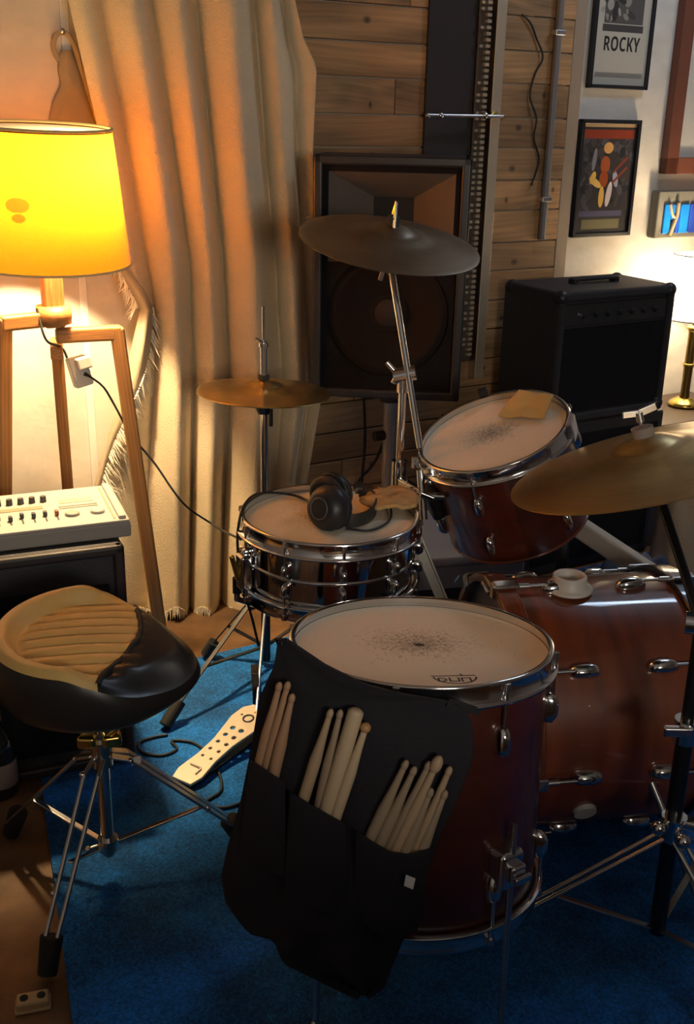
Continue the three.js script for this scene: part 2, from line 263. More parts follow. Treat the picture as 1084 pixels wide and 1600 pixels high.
// ---------------------------------------------------------------- tripod floor lamp
{
  const hub = onH(84, 492, 0.945); const P = toWall(hub);
  const hubT = 0.34, c = wp(toWall(onWall(84, 492, hubT)).s, 0, hubT); const hh = onWall(84, 492, hubT).y;
  const L = thing('tripod_lamp', 'wooden tripod floor lamp with a glowing yellow drum shade', 'floor lamp', c);
  const up = (h, dx = 0, dz = 0) => V(c.x + dx, h, c.z + dz);
  const bot = onWall(86, 408, hubT).y, top = onWall(86, 197, hubT).y, mid = (bot + top) / 2;
  const lean = V(-c.x, 0, -c.z).normalize().multiplyScalar(0.05).addScaledVector(CX, 0.025).add(V(0, 1, 0)).normalize(), tilted = (g) => basis(g.translate(0, -mid, 0), up(mid), lean, U);
  const rB = 0.190, rT = 0.154;
  wpart(L, 'pole', bar(up(hh - 0.03), up(bot + 0.10), 0.05, 0.032, U), M.lampWood);
  wpart(L, 'hub', basis(lathe([[0, -0.02], [0.04, -0.02], [0.042, 0], [0.04, 0.022], [0, 0.022]], 32), up(hh), V(0, 1, 0)), M.lampWood);
  const legs = [[onWall(182, 512, hubT + 0.02), onWall(256, 1010, hubT + 0.03)], [at(6, 497, 2.42), null], [onWall(88, 530, 0.22), null]];
  legs[0][1].y = 0; { const k = onWall(182, 512, hubT + 0.02), q = onWall(245, 948, hubT + 0.03), dir = q.clone().sub(k); legs[0][1] = k.clone().addScaledVector(dir, -k.y / dir.y); }
  { const k = legs[1][0], out = k.clone().sub(c).setY(0).normalize(); legs[1][1] = k.clone().add(V(-0.10, 0, -0.03)).setY(0); }
  { const k = legs[2][0], q = onWall(107, 778, 0.12), dir = q.clone().sub(k); legs[2][1] = k.clone().addScaledVector(dir, -k.y / dir.y); }
  for (const [k, f] of legs) {
    const out = k.clone().sub(c).setY(0), side = out.clone().cross(V(0, 1, 0)).normalize(); const hy = k.y - 0.012;
    if (out.length() > 0.05) wpart(L, 'arm', bar(V(c.x, hy, c.z), V(k.x, hy, k.z).addScaledVector(out.clone().normalize(), 0.012), 0.036, 0.03, V(0, 1, 0)), M.lampWood);
    wpart(L, 'leg', bar(V(k.x, hy + 0.014, k.z), f, 0.03, 0.034, side), M.lampWood);
  }
  const cm = up(0);
  const shadeMap = tex(512, 256, (u, v) => { const w = 0.96 + 0.05 * (fbm(u * 140, v * 60, 101, 2) - 0.5); let k = w; const d = Math.hypot((u - 0.905) * 9, (v - 0.49) * 4.2), e = Math.hypot((u - 0.907) * 12, (v - 0.40) * 5); if (d < 0.22 || e < 0.16) k *= 0.62; return [0.46 * k, 0.28 * k, 0.03 * k]; });
  const shade = wpart(L, 'lamp_shade', tilted(lathe([[rB, bot], [rT, top]], 96)), phys(col(1, 1, 1), 1, { map: shadeMap, transmission: 0.5, thickness: 0, side: THREE.DoubleSide }), 'yellow fabric drum shade');
  wpart(shade, 'rim', tilted(join(new THREE.TorusGeometry(rB, 0.003, 6, 96).rotateX(Math.PI / 2).translate(0, bot, 0), new THREE.TorusGeometry(rT, 0.0035, 6, 96).rotateX(Math.PI / 2).translate(0, top, 0))), std(col(0.75, 0.62, 0.3), 0.8));
  wpart(L, 'added_top_disc', tilted(lathe([[0.03, top - 0.006], [rT + 0.001, top - 0.006]], 64)), phys(col(0.8, 0.7, 0.5), 1, { transmission: 0.07, thickness: 0, side: THREE.DoubleSide }));  // added disc across the open top, cuts the light going upwards
  const bulbP = V(c.x, lerp(bot, top, 0.73), c.z).addScaledVector(U, 0.055).addScaledVector(N, 0.045);
  wpart(L, 'socket', rod(up(bot + 0.08), bulbP.clone().add(V(0, -0.03, 0)), 0.014), M.creamPlastic);
  wpart(L, 'bulb', new THREE.SphereGeometry(0.03, 20, 14).translate(bulbP.x, bulbP.y, bulbP.z), std(col(1, 0.9, 0.7), 0.4, { emissive: LAMP_COLOR, emissiveIntensity: 6 }));
  const pl = new THREE.PointLight(LAMP_COLOR, LAMP_POWER, 0, 2); pl.position.copy(bulbP); pl.castShadow = true; pl.shadow.radius = 1.5; pl.name = 'tripod_lamp_bulb'; scene.add(pl);
  wpart(L, 'cord', pipe([up(hh + 0.02, -0.03, 0.03), up(hh - 0.05, -0.01, 0.045), onWall(98, 545, 0.32), onWall(110, 575, 0.3)], 0.003), M.cable);
}
// plug block on its cable beside the lamp
{
  const p = onWall(124, 580, 0.335), g = thing('power_adapter', 'beige plug block hanging on a black cable beside the wooden lamp leg', 'adapter', p.clone());
  wpart(g, 'block', basis(rbox(0.045, 0.075, 0.035, 0.006), p, V(-0.25, 1, 0), U), M.creamPlastic);
  wpart(g, 'outlet', basis(rbox(0.035, 0.03, 0.03, 0.005), onWall(130, 567, 0.36), V(-0.25, 1, 0), U), M.creamPlastic);
  wpart(g, 'strain_relief', rod(onWall(132, 584, 0.36), onWall(142, 589, 0.36), 0.005, 0.003), M.cable);
  wpart(g, 'cable', pipe([onWall(140, 588, 0.36), onWall(160, 603, 0.36), onWall(176, 628, 0.35), onWall(205, 680, 0.36), onWall(240, 722, 0.38), onWall(285, 785, 0.42), onWall(330, 818, 0.38), at(376, 843, 2.42)], 0.0028, 64), M.cable);
}

// ---------------------------------------------------------------- small fixtures on the boards
{
  const bot = onWall(737, 588, 0.02), s = toWall(onWall(771, 100, 0.03)).s, h0 = bot.y, h1 = 2.4;
  const R = thing('wall_rail', 'slotted metal wall rail with a studded strip screwed onto the wooden boards', 'rail', wp(s, h0, 0.02));
  wpart(R, 'channel', join(wbox(s - 0.018, s + 0.018, h0, h1, 0.02, 0.024), wbox(s - 0.018, s - 0.014, h0, h1, 0.02, 0.055), wbox(s + 0.014, s + 0.018, h0, h1, 0.02, 0.055)), M.chromeSoft);
  wpart(R, 'front_face', wbox(s - 0.018, s + 0.018, h0, h1, 0.052, 0.058, 0.002), std(col(0.62, 0.52, 0.38), 0.45, { metalness: 0.6 }));
  wpart(R, 'strip', wbox(s - 0.07, s - 0.03, h0 + 0.06, h1, 0.032, 0.040, 0.003), std(col(0.09, 0.07, 0.055), 0.6));
  const studs = []; for (let y = h0 + 0.08; y < h1; y += 0.017) { studs.push(wbox(s - 0.05, s - 0.034, y, y + 0.009, 0.039, 0.053)); if (rnd() < 0.6) studs.push(wbox(s - 0.068, s - 0.057, y, y + 0.008, 0.039, 0.047)); }
  const st = wpart(R, 'stud', join(studs), std(col(0.55, 0.45, 0.32), 0.5, { metalness: 0.5 })); st.userData.kind = 'stuff';
  const holes = []; for (let y = h0 + 0.1; y < h1; y += 0.03) if (rnd() < 0.75) holes.push(wbox(s + 0.021, s + 0.029, y, y + 0.014, 0.018, 0.026)); 
  const hp = wpart(R, 'clip', join(holes), M.rubber); hp.userData.kind = 'stuff';
  wpart(R, 'foot_screw', basis(new THREE.SphereGeometry(0.012, 12, 8), wp(s + 0.03, h0 + 0.03, 0.03), N), M.chrome);
  const q = onWall(725, 181, 0.06);
  const b = thing('wall_rod', 'thin horizontal metal rod reaching out across the wall rail', 'rod', q);
  wpart(b, 'rod', rod(onWall(668, 180, 0.07), onWall(786, 182, 0.07), 0.005), M.chromeSoft);
  for (const [cx, r] of [[668, 0.008], [688, 0.01], [757, 0.011]]) wpart(b, 'collar', ball(onWall(cx, 180.5, 0.07), r), M.chrome);
  wpart(b, 'hook', pipe([onWall(765, 182, 0.07), onWall(773, 176, 0.06), onWall(780, 184, 0.05), onWall(787, 183, 0.02)], 0.005), M.brass);
  const c0 = onWall(880, -30, 0.035), c1 = onWall(846, 374, 0.035), cs = (toWall(c0).s + toWall(c1).s) / 2;
  const C = thing('conduit', 'grey electrical conduit running up the boards', 'pipe', wp(cs, c1.y, 0.02));
  wpart(C, 'tube', rod(wp(cs, c1.y, 0.033), wp(cs, 2.45, 0.033), 0.0125), std(col(0.19, 0.18, 0.175), 0.4));
  for (const y of [c1.y + 0.12, c1.y + 0.62]) wpart(C, 'clip', wbox(cs - 0.02, cs + 0.02, y, y + 0.016, 0.019, 0.047, 0.003), M.chromeSoft);
  const dp0 = toWall(onWall(666, 120, 0.03)).s, dp1 = toWall(onWall(741, 120, 0.03)).s;
  single('wall_strip', wbox(dp0, dp1, onWall(700, 330, 0.03).y, 2.4, 0.0225, 0.031, 0.003), std(col(0.035, 0.028, 0.026), 0.8, { bumpMap: rep(weave, 2, 16), bumpScale: 0.001 }), 'narrow dark brown strip on the boards above the loudspeaker', 'cloth');  // flat dark brown strip laid over the boards
  const wire = single('loose_wire', pipe([onWall(815, 22, 0.022), onWall(828, 35, 0.026), onWall(838, 60, 0.024), onWall(848, 90, 0.03), onWall(836, 115, 0.026), onWall(828, 150, 0.024), onWall(838, 185, 0.03), onWall(834, 215, 0.024), onWall(842, 250, 0.026), onWall(830, 290, 0.024)], 0.003, 80, 6), M.cable, 'thin dark wire straggling down the boards beside the conduit', 'wire');
}

// ---------------------------------------------------------------- pictures on the white plaster
function framed(name, label, s0, s1, h0, h1, w, depth, frameMat, art, tilt = 0) {
  const g = thing(name, label, 'picture', wp((s0 + s1) / 2, h0, 0.001));
  const fr = [wbox(s0, s1, h0, h0 + w, 0.001, depth, 0.002), wbox(s0, s1, h1 - w, h1, 0.001, depth, 0.002), wbox(s0, s0 + w, h0, h1, 0.001, depth, 0.002), wbox(s1 - w, s1, h0, h1, 0.001, depth, 0.002)];
  fr.forEach((q, i) => wpart(g, 'frame_bar', q, frameMat));
  wpart(g, 'print', wbox(s0 + w * 0.8, s1 - w * 0.8, h0 + w * 0.8, h1 - w * 0.8, 0.002, depth * 0.55), art);
  return g;
}
function canvasMat(w, h, draw, rough = 0.25) { const c = document.createElement('canvas'); c.width = w; c.height = h; draw(c.getContext('2d'), w, h); const t = new THREE.CanvasTexture(c); t.colorSpace = THREE.SRGBColorSpace; return std(col(1, 1, 1), rough, { map: t }); }
{
  const black = std(col(0.012, 0.012, 0.014), 0.35);
  const blot = (x, n, w, y0, y1, cols, r0, r1, k) => { for (let i = 0; i < n; i++) { x.fillStyle = cols[Math.floor(hash(i, k, 1) * cols.length)]; x.beginPath(); x.ellipse(hash(i, k, 2) * w, lerp(y0, y1, hash(i, k, 3)), lerp(r0, r1, hash(i, k, 4)), lerp(r0, r1, hash(i, k, 5)) * 0.6, hash(i, k, 6) * 3, 0, 7); x.fill(); } };
  const a = toWall(onWall(920, 135, 0.02)), b = toWall(onWall(1011, 143, 0.02));
  framed('film_poster', 'black framed pale poster printed with the dark word ROCKY', a.s, b.s, (a.h + b.h) / 2, (a.h + b.h) / 2 + 0.43, 0.012, 0.022, black, canvasMat(300, 430, (x, w, h) => {
    x.fillStyle = '#b9b3a4'; x.fillRect(0, 0, w, h);
    x.fillStyle = '#5a5450'; x.fillRect(45, 20, w - 90, 215); blot(x, 40, w - 110, 40, 225, ['#8f887c', '#3a3634', '#4a4542', '#a39b8d'], 8, 34, 9);
    x.fillStyle = '#4b4543'; x.fillRect(40, 238, w - 80, 22); x.fillStyle = '#2c2827'; x.font = 'bold 62px sans-serif'; x.textAlign = 'center'; x.fillText('ROCKY', w / 2, 320);
    x.fillStyle = '#8e887c'; x.fillRect(20, h - 42, w - 40, 16);
  }));
  const c = toWall(onWall(893, 371, 0.02)), d = toWall(onWall(983, 368, 0.02)), e = toWall(onWall(960, 187, 0.02));
  framed('art_print', 'black framed dark picture with a red band and an orange and white figure', c.s, d.s, (c.h + d.h) / 2, e.h, 0.013, 0.024, black, canvasMat(300, 430, (x, w, h) => {
    x.fillStyle = '#3a3634'; x.fillRect(0, 0, w, h); blot(x, 70, w, 60, 330, ['#46413f', '#2e2b2c', '#4d4a50', '#38343a'], 8, 30, 19);
    x.fillStyle = '#c7a983'; x.fillRect(0, 0, w, 16); x.fillStyle = '#8a3a24'; x.fillRect(10, 26, w - 20, 34);
    const e = (c, px, py, rx, ry, r = 0) => { x.fillStyle = c; x.beginPath(); x.ellipse(px, py, rx, ry, r, 0, 7); x.fill(); };
    e('#d9a05c', 152, 95, 26, 22); e('#a4532a', 142, 160, 26, 34); e('#9c4a22', 140, 215, 24, 34); e('#e0b765', 95, 228, 38, 14, 0.5); e('#d9b052', 80, 210, 14, 26, 0.4);
    e('#dcaf55', 135, 285, 15, 42); e('#cfc3c0', 175, 275, 15, 50, 0.15); e('#9d9dae', 205, 215, 14, 34, -0.3); e('#7d7b82', 80, 140, 11, 44, 0.1);
    x.strokeStyle = '#7c3a2a'; x.lineWidth = 10; for (const k of [0, 40]) { x.beginPath(); x.moveTo(190, 190 + k); x.lineTo(265, 130 + k); x.stroke(); }
    x.fillStyle = '#55536a'; x.fillRect(20, 340, w - 60, 22); x.fillStyle = '#77704f'; x.fillRect(40, 374, w - 90, 38);
  }));
  const f = toWall(onWall(1038, 272, 0.03));
  framed('wooden_frame', 'large red brown wooden picture frame around a pale print', f.s, f.s + 0.5, f.h, f.h + 0.62, 0.055, 0.035, std(col(0.17, 0.055, 0.03), 0.4, { map: null }), std(col(0.55, 0.52, 0.46), 0.4));
  const p = toWall(onWall(1022, 373, 0.04)), q = toWall(onWall(1040, 298, 0.04));
  const G = thing('glass_plaque', 'small grey plaque with bright blue glass panes and a branch shaped lead', 'plaque', wp(p.s + 0.1, p.h, 0));
  wpart(G, 'backing', wbox(p.s, p.s + 0.26, p.h, q.h, 0.001, 0.04, 0.006), std(col(0.16, 0.15, 0.12), 0.7));
  const inset = (x0, x1, y0, y1, m, n) => wpart(G, n, wbox(p.s + x0, p.s + x1, p.h + y0, p.h + y1, 0.038, 0.048, 0.004), m);
  const blue = phys(col(0.01, 0.19, 0.62), 0.12, { clearcoat: 1 }), deep = phys(col(0.02, 0.06, 0.4), 0.12, { clearcoat: 1 }), H = q.h - p.h;
  inset(0.028, 0.062, 0.016, H * 0.72, blue, 'pane'); inset(0.064, 0.082, H * 0.4, H * 0.72, blue, 'pane'); inset(0.090, 0.105, 0.016, H * 0.72, deep, 'pane'); inset(0.108, 0.15, 0.016, H * 0.72, blue, 'pane'); inset(0.155, 0.235, 0.016, H * 0.72, deep, 'pane');
  const lead = std(col(0.35, 0.26, 0.14), 0.5), wq = (x, y) => wp(p.s + x, p.h + y * H, 0.05);
  wpart(G, 'branch', join(pipe([wq(0.06, 0.06), wq(0.075, 0.3), wq(0.086, 0.5), wq(0.088, 0.74)], 0.008), pipe([wq(0.082, 0.42), wq(0.065, 0.5), wq(0.05, 0.72)], 0.005)), lead);
}

// ---------------------------------------------------------------- loudspeaker on its stand
{
  const w = 0.405, h = 0.635, d = 0.23, yaw = rad(-5);
  const mid = onH(608, 625, 0.655); const zf = 2.86; // front stands 2.86 m ahead
  const r = ray(607, 440); const c = camera.position.clone().addScaledVector(r, zf / -r.z);
  const yb = c.y - h / 2;
  const S = thing('loudspeaker', 'black two way loudspeaker with a horn on a grey pole stand against the boards', 'speaker', V(c.x, yb, c.z)); S.rotation.y = yaw;
  const t = 0.018, cab = [];
  const bx = (x0, x1, y0, y1, z0, z1, rr = 0.006) => rbox(x1 - x0, y1 - y0, z1 - z0, rr).translate((x0 + x1) / 2, (y0 + y1) / 2, (z0 + z1) / 2);
  cab.push(bx(-w / 2, w / 2, h - t, h, -d, 0), bx(-w / 2, w / 2, 0, t, -d, 0), bx(-w / 2, -w / 2 + t, 0, h, -d, 0), bx(w / 2 - t, w / 2, 0, h, -d, 0), bx(-w / 2, w / 2, 0, h, -d, -d + t));
  part(S, 'cabinet', join(cab), M.tolex);
  const edge = std(col(0.03, 0.03, 0.034), 0.35);
  for (const [x0, x1, y0, y1] of [[-w / 2, w / 2, h - 0.022, h], [-w / 2, w / 2, 0, 0.022], [-w / 2, -w / 2 + 0.022, 0, h], [w / 2 - 0.022, w / 2, 0, h]]) part(S, 'edge_strip', bx(x0 - 0.002, x1 + 0.002, y0 - 0.002, y1 + 0.002, -0.012, 0.014, 0.007), edge);
  // baffle with openings for horn and woofer
  const hy = h - 0.155, hw = 0.165, hhgt = 0.115, wy = 0.225, wr = 0.165;
  const sh = new THREE.Shape(); sh.moveTo(-w / 2 + t, t); sh.lineTo(w / 2 - t, t); sh.lineTo(w / 2 - t, h - t); sh.lineTo(-w / 2 + t, h - t); sh.closePath();
  const ho = new THREE.Path(); ho.moveTo(-hw, hy - hhgt); ho.lineTo(-hw, hy + hhgt); ho.lineTo(hw, hy + hhgt); ho.lineTo(hw, hy - hhgt); ho.closePath();
  const wo = new THREE.Path(); wo.absarc(0, wy, wr, 0, Math.PI * 2, true); sh.holes.push(ho, wo);
  part(S, 'baffle', new THREE.ExtrudeGeometry(sh, { depth: 0.015, bevelEnabled: false, curveSegments: 48 }).translate(0, 0, -0.02), M.grille);
  const q = (x0, y0, z0, x1, y1, z1) => { const A = [V(x0[0], x0[1], x0[2])]; return A; };
  const quad = (a, b, c2, d2) => sheet([[V(...a), V(...b)], [V(...c2), V(...d2)]], 0.004);
  const iw = 0.055, ih = 0.045, zi = -0.14, z0 = -0.006;
  const T = hy + hhgt, B = hy - hhgt, hornMat = std(col(0.15, 0.135, 0.12), 0.5);
  const horn = part(S, 'horn', join(quad([-hw, T, z0], [-iw, hy + ih, zi], [-hw, B, z0], [-iw, hy - ih, zi]), quad([iw, hy + ih, zi], [hw, T, z0], [iw, hy - ih, zi], [hw, B, z0]), quad([-hw, T, z0], [hw, T, z0], [-iw, hy + ih, zi], [iw, hy + ih, zi]), quad([-iw, hy - ih, zi], [iw, hy - ih, zi], [-hw, B, z0], [hw, B, z0])), hornMat);
  part(horn, 'throat', bx(-iw, iw, hy - ih, hy + ih, zi - 0.01, zi, 0.002), M.rubber);
  const wf = part(S, 'woofer', lathe([[0.0, -0.045], [0.05, -0.038], [0.055, -0.05], [0.13, -0.016], [0.14, -0.012], [0.15, -0.008], [0.157, -0.014], [0.175, -0.012], [0.176, -0.02]], 64).rotateX(Math.PI / 2).translate(0, wy, -0.006), phys(col(0.018, 0.013, 0.011), 0.8, { specularIntensity: 0.4 }));
  part(wf, 'dust_cap', new THREE.SphereGeometry(0.05, 24, 10, 0, Math.PI * 2, 0, 0.9).scale(1, 0.5, 1).rotateX(Math.PI / 2).translate(0, wy, -0.062), std(col(0.03, 0.022, 0.018), 0.7));
  // stand
  const sp = S.localToWorld(V(0.01, 0, -d / 2 + 0.06)); S.updateMatrixWorld(); sp.copy(V(0.012, 0, -d * 0.35).applyAxisAngle(V(0, 1, 0), yaw).add(S.position));
  const K = thing('speaker_stand', 'grey tubular stand under the loudspeaker', 'stand', V(sp.x, 0, sp.z));
  wpart(K, 'pole', rod(V(sp.x, 0.12, sp.z), V(sp.x, yb, sp.z), 0.0185), std(col(0.42, 0.41, 0.4), 0.35, { metalness: 0.4 }));
  wpart(K, 'top_cap', rod(V(sp.x, yb - 0.03, sp.z), V(sp.x, yb - 0.001, sp.z), 0.03), M.blackPaint);
  wpart(K, 'knob', basis(new THREE.CylinderGeometry(0.014, 0.014, 0.03, 14), V(sp.x - 0.03, yb - 0.13, sp.z + 0.015), V(-1, 0, 0.5)), M.rubber);
  for (let k = 0; k < 3; k++) { const a = 0.4 + k * Math.PI * 2 / 3, o = V(Math.cos(a), 0, Math.sin(a)).multiplyScalar(k === 2 ? 0.2 : 0.25); wpart(K, 'leg', rod(V(sp.x, 0.2, sp.z), V(sp.x + o.x, 0.021, sp.z + o.z), 0.011), std(col(0.4, 0.4, 0.4), 0.4)); }
  const back = V(0.05, 0.12, -d).applyAxisAngle(V(0, 1, 0), yaw).add(S.position);
  const e0 = V(-0.075, 0, -d * 0.8).applyAxisAngle(V(0, 1, 0), yaw).add(S.position);
  single('speaker_cable', pipe([e0, onWall(570, 690, 0.12), onWall(566, 745, 0.12), onWall(562, 800, 0.1), onWall(560, 860, 0.08).setY(0.03)], 0.0045), M.cable, 'black cable dropping straight from under the loudspeaker', 'cable');
  single('speaker_cable', pipe([onWall(606, 674, 0.09), onWall(585, 722, 0.06), onWall(560, 752, 0.05), onWall(545, 780, 0.05), onWall(535, 840, 0.06)], 0.0045), M.cable, 'black cable crossing slantwise over the boards under the loudspeaker', 'cable');
}

// ---------------------------------------------------------------- guitar amplifier, lower cabinet, side table, table lamp
{
  const T0 = 0.10, T1 = 0.38, c = toWall(onWall(877, 456, T1)), e = toWall(onWall(1057, 446, T1)), f = toWall(onWall(884, 662, T1));
  const s0 = c.s, s1 = e.s, h1 = (c.h + e.h) / 2, h0 = f.h;
  const A = thing('guitar_amplifier', 'black combo amplifier with rounded corners on top of a black cabinet', 'amplifier', wp((s0 + s1) / 2, h0, (T0 + T1) / 2));
  wpart(A, 'cabinet', wbox(s0, s1, h0, h1, T0, T1 - 0.012, 0.012), M.tolex);
  wpart(A, 'grille', wbox(s0 + 0.03, s1 - 0.03, h0 + 0.035, h1 - 0.115, T1 - 0.014, T1 - 0.006), M.grille);
  wpart(A, 'control_panel', wbox(s0 + 0.03, s1 - 0.03, h1 - 0.105, h1 - 0.04, T1 - 0.014, T1 - 0.004, 0.003), std(col(0.04, 0.04, 0.043), 0.35, { metalness: 0.4 }));
  for (let k = 0; k < 7; k++) wpart(A, 'knob', basis(new THREE.CylinderGeometry(0.007, 0.009, 0.014, 14), wp(lerp(s0 + 0.1, s1 - 0.08, k / 6), h1 - 0.075, T1 + 0.002), N), M.rubber);
  for (const [a, b, y0, y1] of [[s0, s1, h1 - 0.03, h1], [s0, s1, h0, h0 + 0.03], [s0, s0 + 0.026, h0, h1], [s1 - 0.026, s1, h0, h1]]) wpart(A, 'front_edge', wbox(a, b, y0, y1, T1 - 0.03, T1 + 0.004, 0.01), M.tolex);
  for (const s of [s0, s1]) for (const h of [h0, h1]) for (const t of [T0, T1]) wpart(A, 'corner_cap', basis(new THREE.SphereGeometry(0.024, 14, 10), wp(s + (s === s0 ? 0.016 : -0.016), h + (h === h0 ? 0.024 : -0.018), t + (t === T0 ? 0.022 : -0.014)), V(0, 1, 0)), M.blackPaint);
  wpart(A, 'handle', join(wbox(lerp(s0, s1, 0.34), lerp(s0, s1, 0.72), h1 + 0.008, h1 + 0.018, (T0 + T1) / 2 - 0.018, (T0 + T1) / 2 + 0.018, 0.006), wbox(lerp(s0, s1, 0.33), lerp(s0, s1, 0.37), h1 - 0.002, h1 + 0.016, (T0 + T1) / 2 - 0.016, (T0 + T1) / 2 + 0.016, 0.004), wbox(lerp(s0, s1, 0.69), lerp(s0, s1, 0.73), h1 - 0.002, h1 + 0.016, (T0 + T1) / 2 - 0.016, (T0 + T1) / 2 + 0.016, 0.004)), M.rubber);
  wpart(A, 'badge', basis(rbox(0.03, 0.008, 0.002, 0.001), wp(s0 + 0.085, h1 - 0.072, T1 + 0.001), V(0.35, 1, 0), U), M.chromeSoft);
  const C = thing('speaker_cabinet', 'large black speaker cabinet under the combo amplifier', 'cabinet', wp((s0 + s1) / 2, 0, 0.25));
  wpart(C, 'box', wbox(s0 - 0.06, s1 + 0.02, 0.002, h0 - 0.001, 0.06, T1 + 0.0, 0.012), M.tolex);
  wpart(C, 'grille', wbox(s0 - 0.03, s1 - 0.01, 0.04, h0 - 0.04, T1 - 0.005, T1 + 0.004), M.grille);
  // side table with the gold lamp
  const LT = 0.20, b = toWall(onWall(1067, 634, LT)), ls = b.s, lh = b.h;
  const tb = thing('side_table', 'low dark wooden side table carrying the gold lamp', 'table', wp(ls, 0, LT));
  const tw = std(col(0.07, 0.045, 0.03), 0.5);
  wpart(tb, 'table_top', wbox(s1 + 0.035, s1 + 0.5, lh - 0.03, lh - 0.001, 0.04, 0.36, 0.004), tw);
  for (const s of [s1 + 0.06, s1 + 0.47]) for (const t of [0.07, 0.33]) wpart(tb, 'leg', wbox(s - 0.02, s + 0.02, 0, lh - 0.03, t - 0.02, t + 0.02, 0.003), tw);
  const L = thing('table_lamp', 'gold bamboo shaped table lamp with a bright white shade beside the amplifier', 'table lamp', wp(ls, lh, LT)); L.rotation.y = YAW;
  const y = (py) => onWall(1067, py, LT).y - lh;
  const yb = y(496), yt = y(400), yn = y(570), yc = y(512);
  part(L, 'foot', lathe([[0, 0], [0.052, 0], [0.056, 0.008], [0.05, 0.018], [0.03, 0.03], [0.02, 0.034], [0, 0.034]], 40), M.brass);
  part(L, 'stem', lathe([[0.019, 0.03], [0.016, 0.06], [0.0165, yn - 0.012], [0.019, yn - 0.006], [0.016, yn + 0.004], [0.0155, yc - 0.02], [0.019, yc - 0.008], [0, yc - 0.008]], 32), std(col(0.22, 0.15, 0.04), 0.3, { metalness: 0.9 }));
  part(L, 'ring', join(new THREE.TorusGeometry(0.0185, 0.0045, 10, 32).rotateX(Math.PI / 2).translate(0, yn, 0), new THREE.TorusGeometry(0.018, 0.008, 10, 32).rotateX(Math.PI / 2).translate(0, yc - 0.004, 0)), M.brass);
  part(L, 'neck', rod(V(0, yc - 0.01, 0), V(0, yb + 0.05, 0), 0.005), M.darkMetal);
  const shade = part(L, 'lamp_shade', lathe([[0.148, yb], [0.098, yt]], 64), phys(col(0.97, 0.95, 0.92), 1, { transmission: 0.6, thickness: 0, side: THREE.DoubleSide }));
  part(shade, 'rim', join(new THREE.TorusGeometry(0.148, 0.0025, 6, 64).rotateX(Math.PI / 2).translate(0, yb, 0), new THREE.TorusGeometry(0.098, 0.0025, 6, 64).rotateX(Math.PI / 2).translate(0, yt, 0)), M.whitePaint);
  part(L, 'bulb', new THREE.SphereGeometry(0.03, 18, 12).translate(0, (yb + yt) / 2, 0), std(col(1, 1, 0.9), 0.4, { emissive: TABLE_COLOR, emissiveIntensity: 8 }));
  const pl = new THREE.PointLight(TABLE_COLOR, TABLE_POWER, 0, 2); pl.position.copy(wp(ls, lh + (yb + yt) / 2, LT)); pl.castShadow = true; pl.shadow.radius = 1.5; pl.name = 'table_lamp_bulb'; scene.add(pl);
}

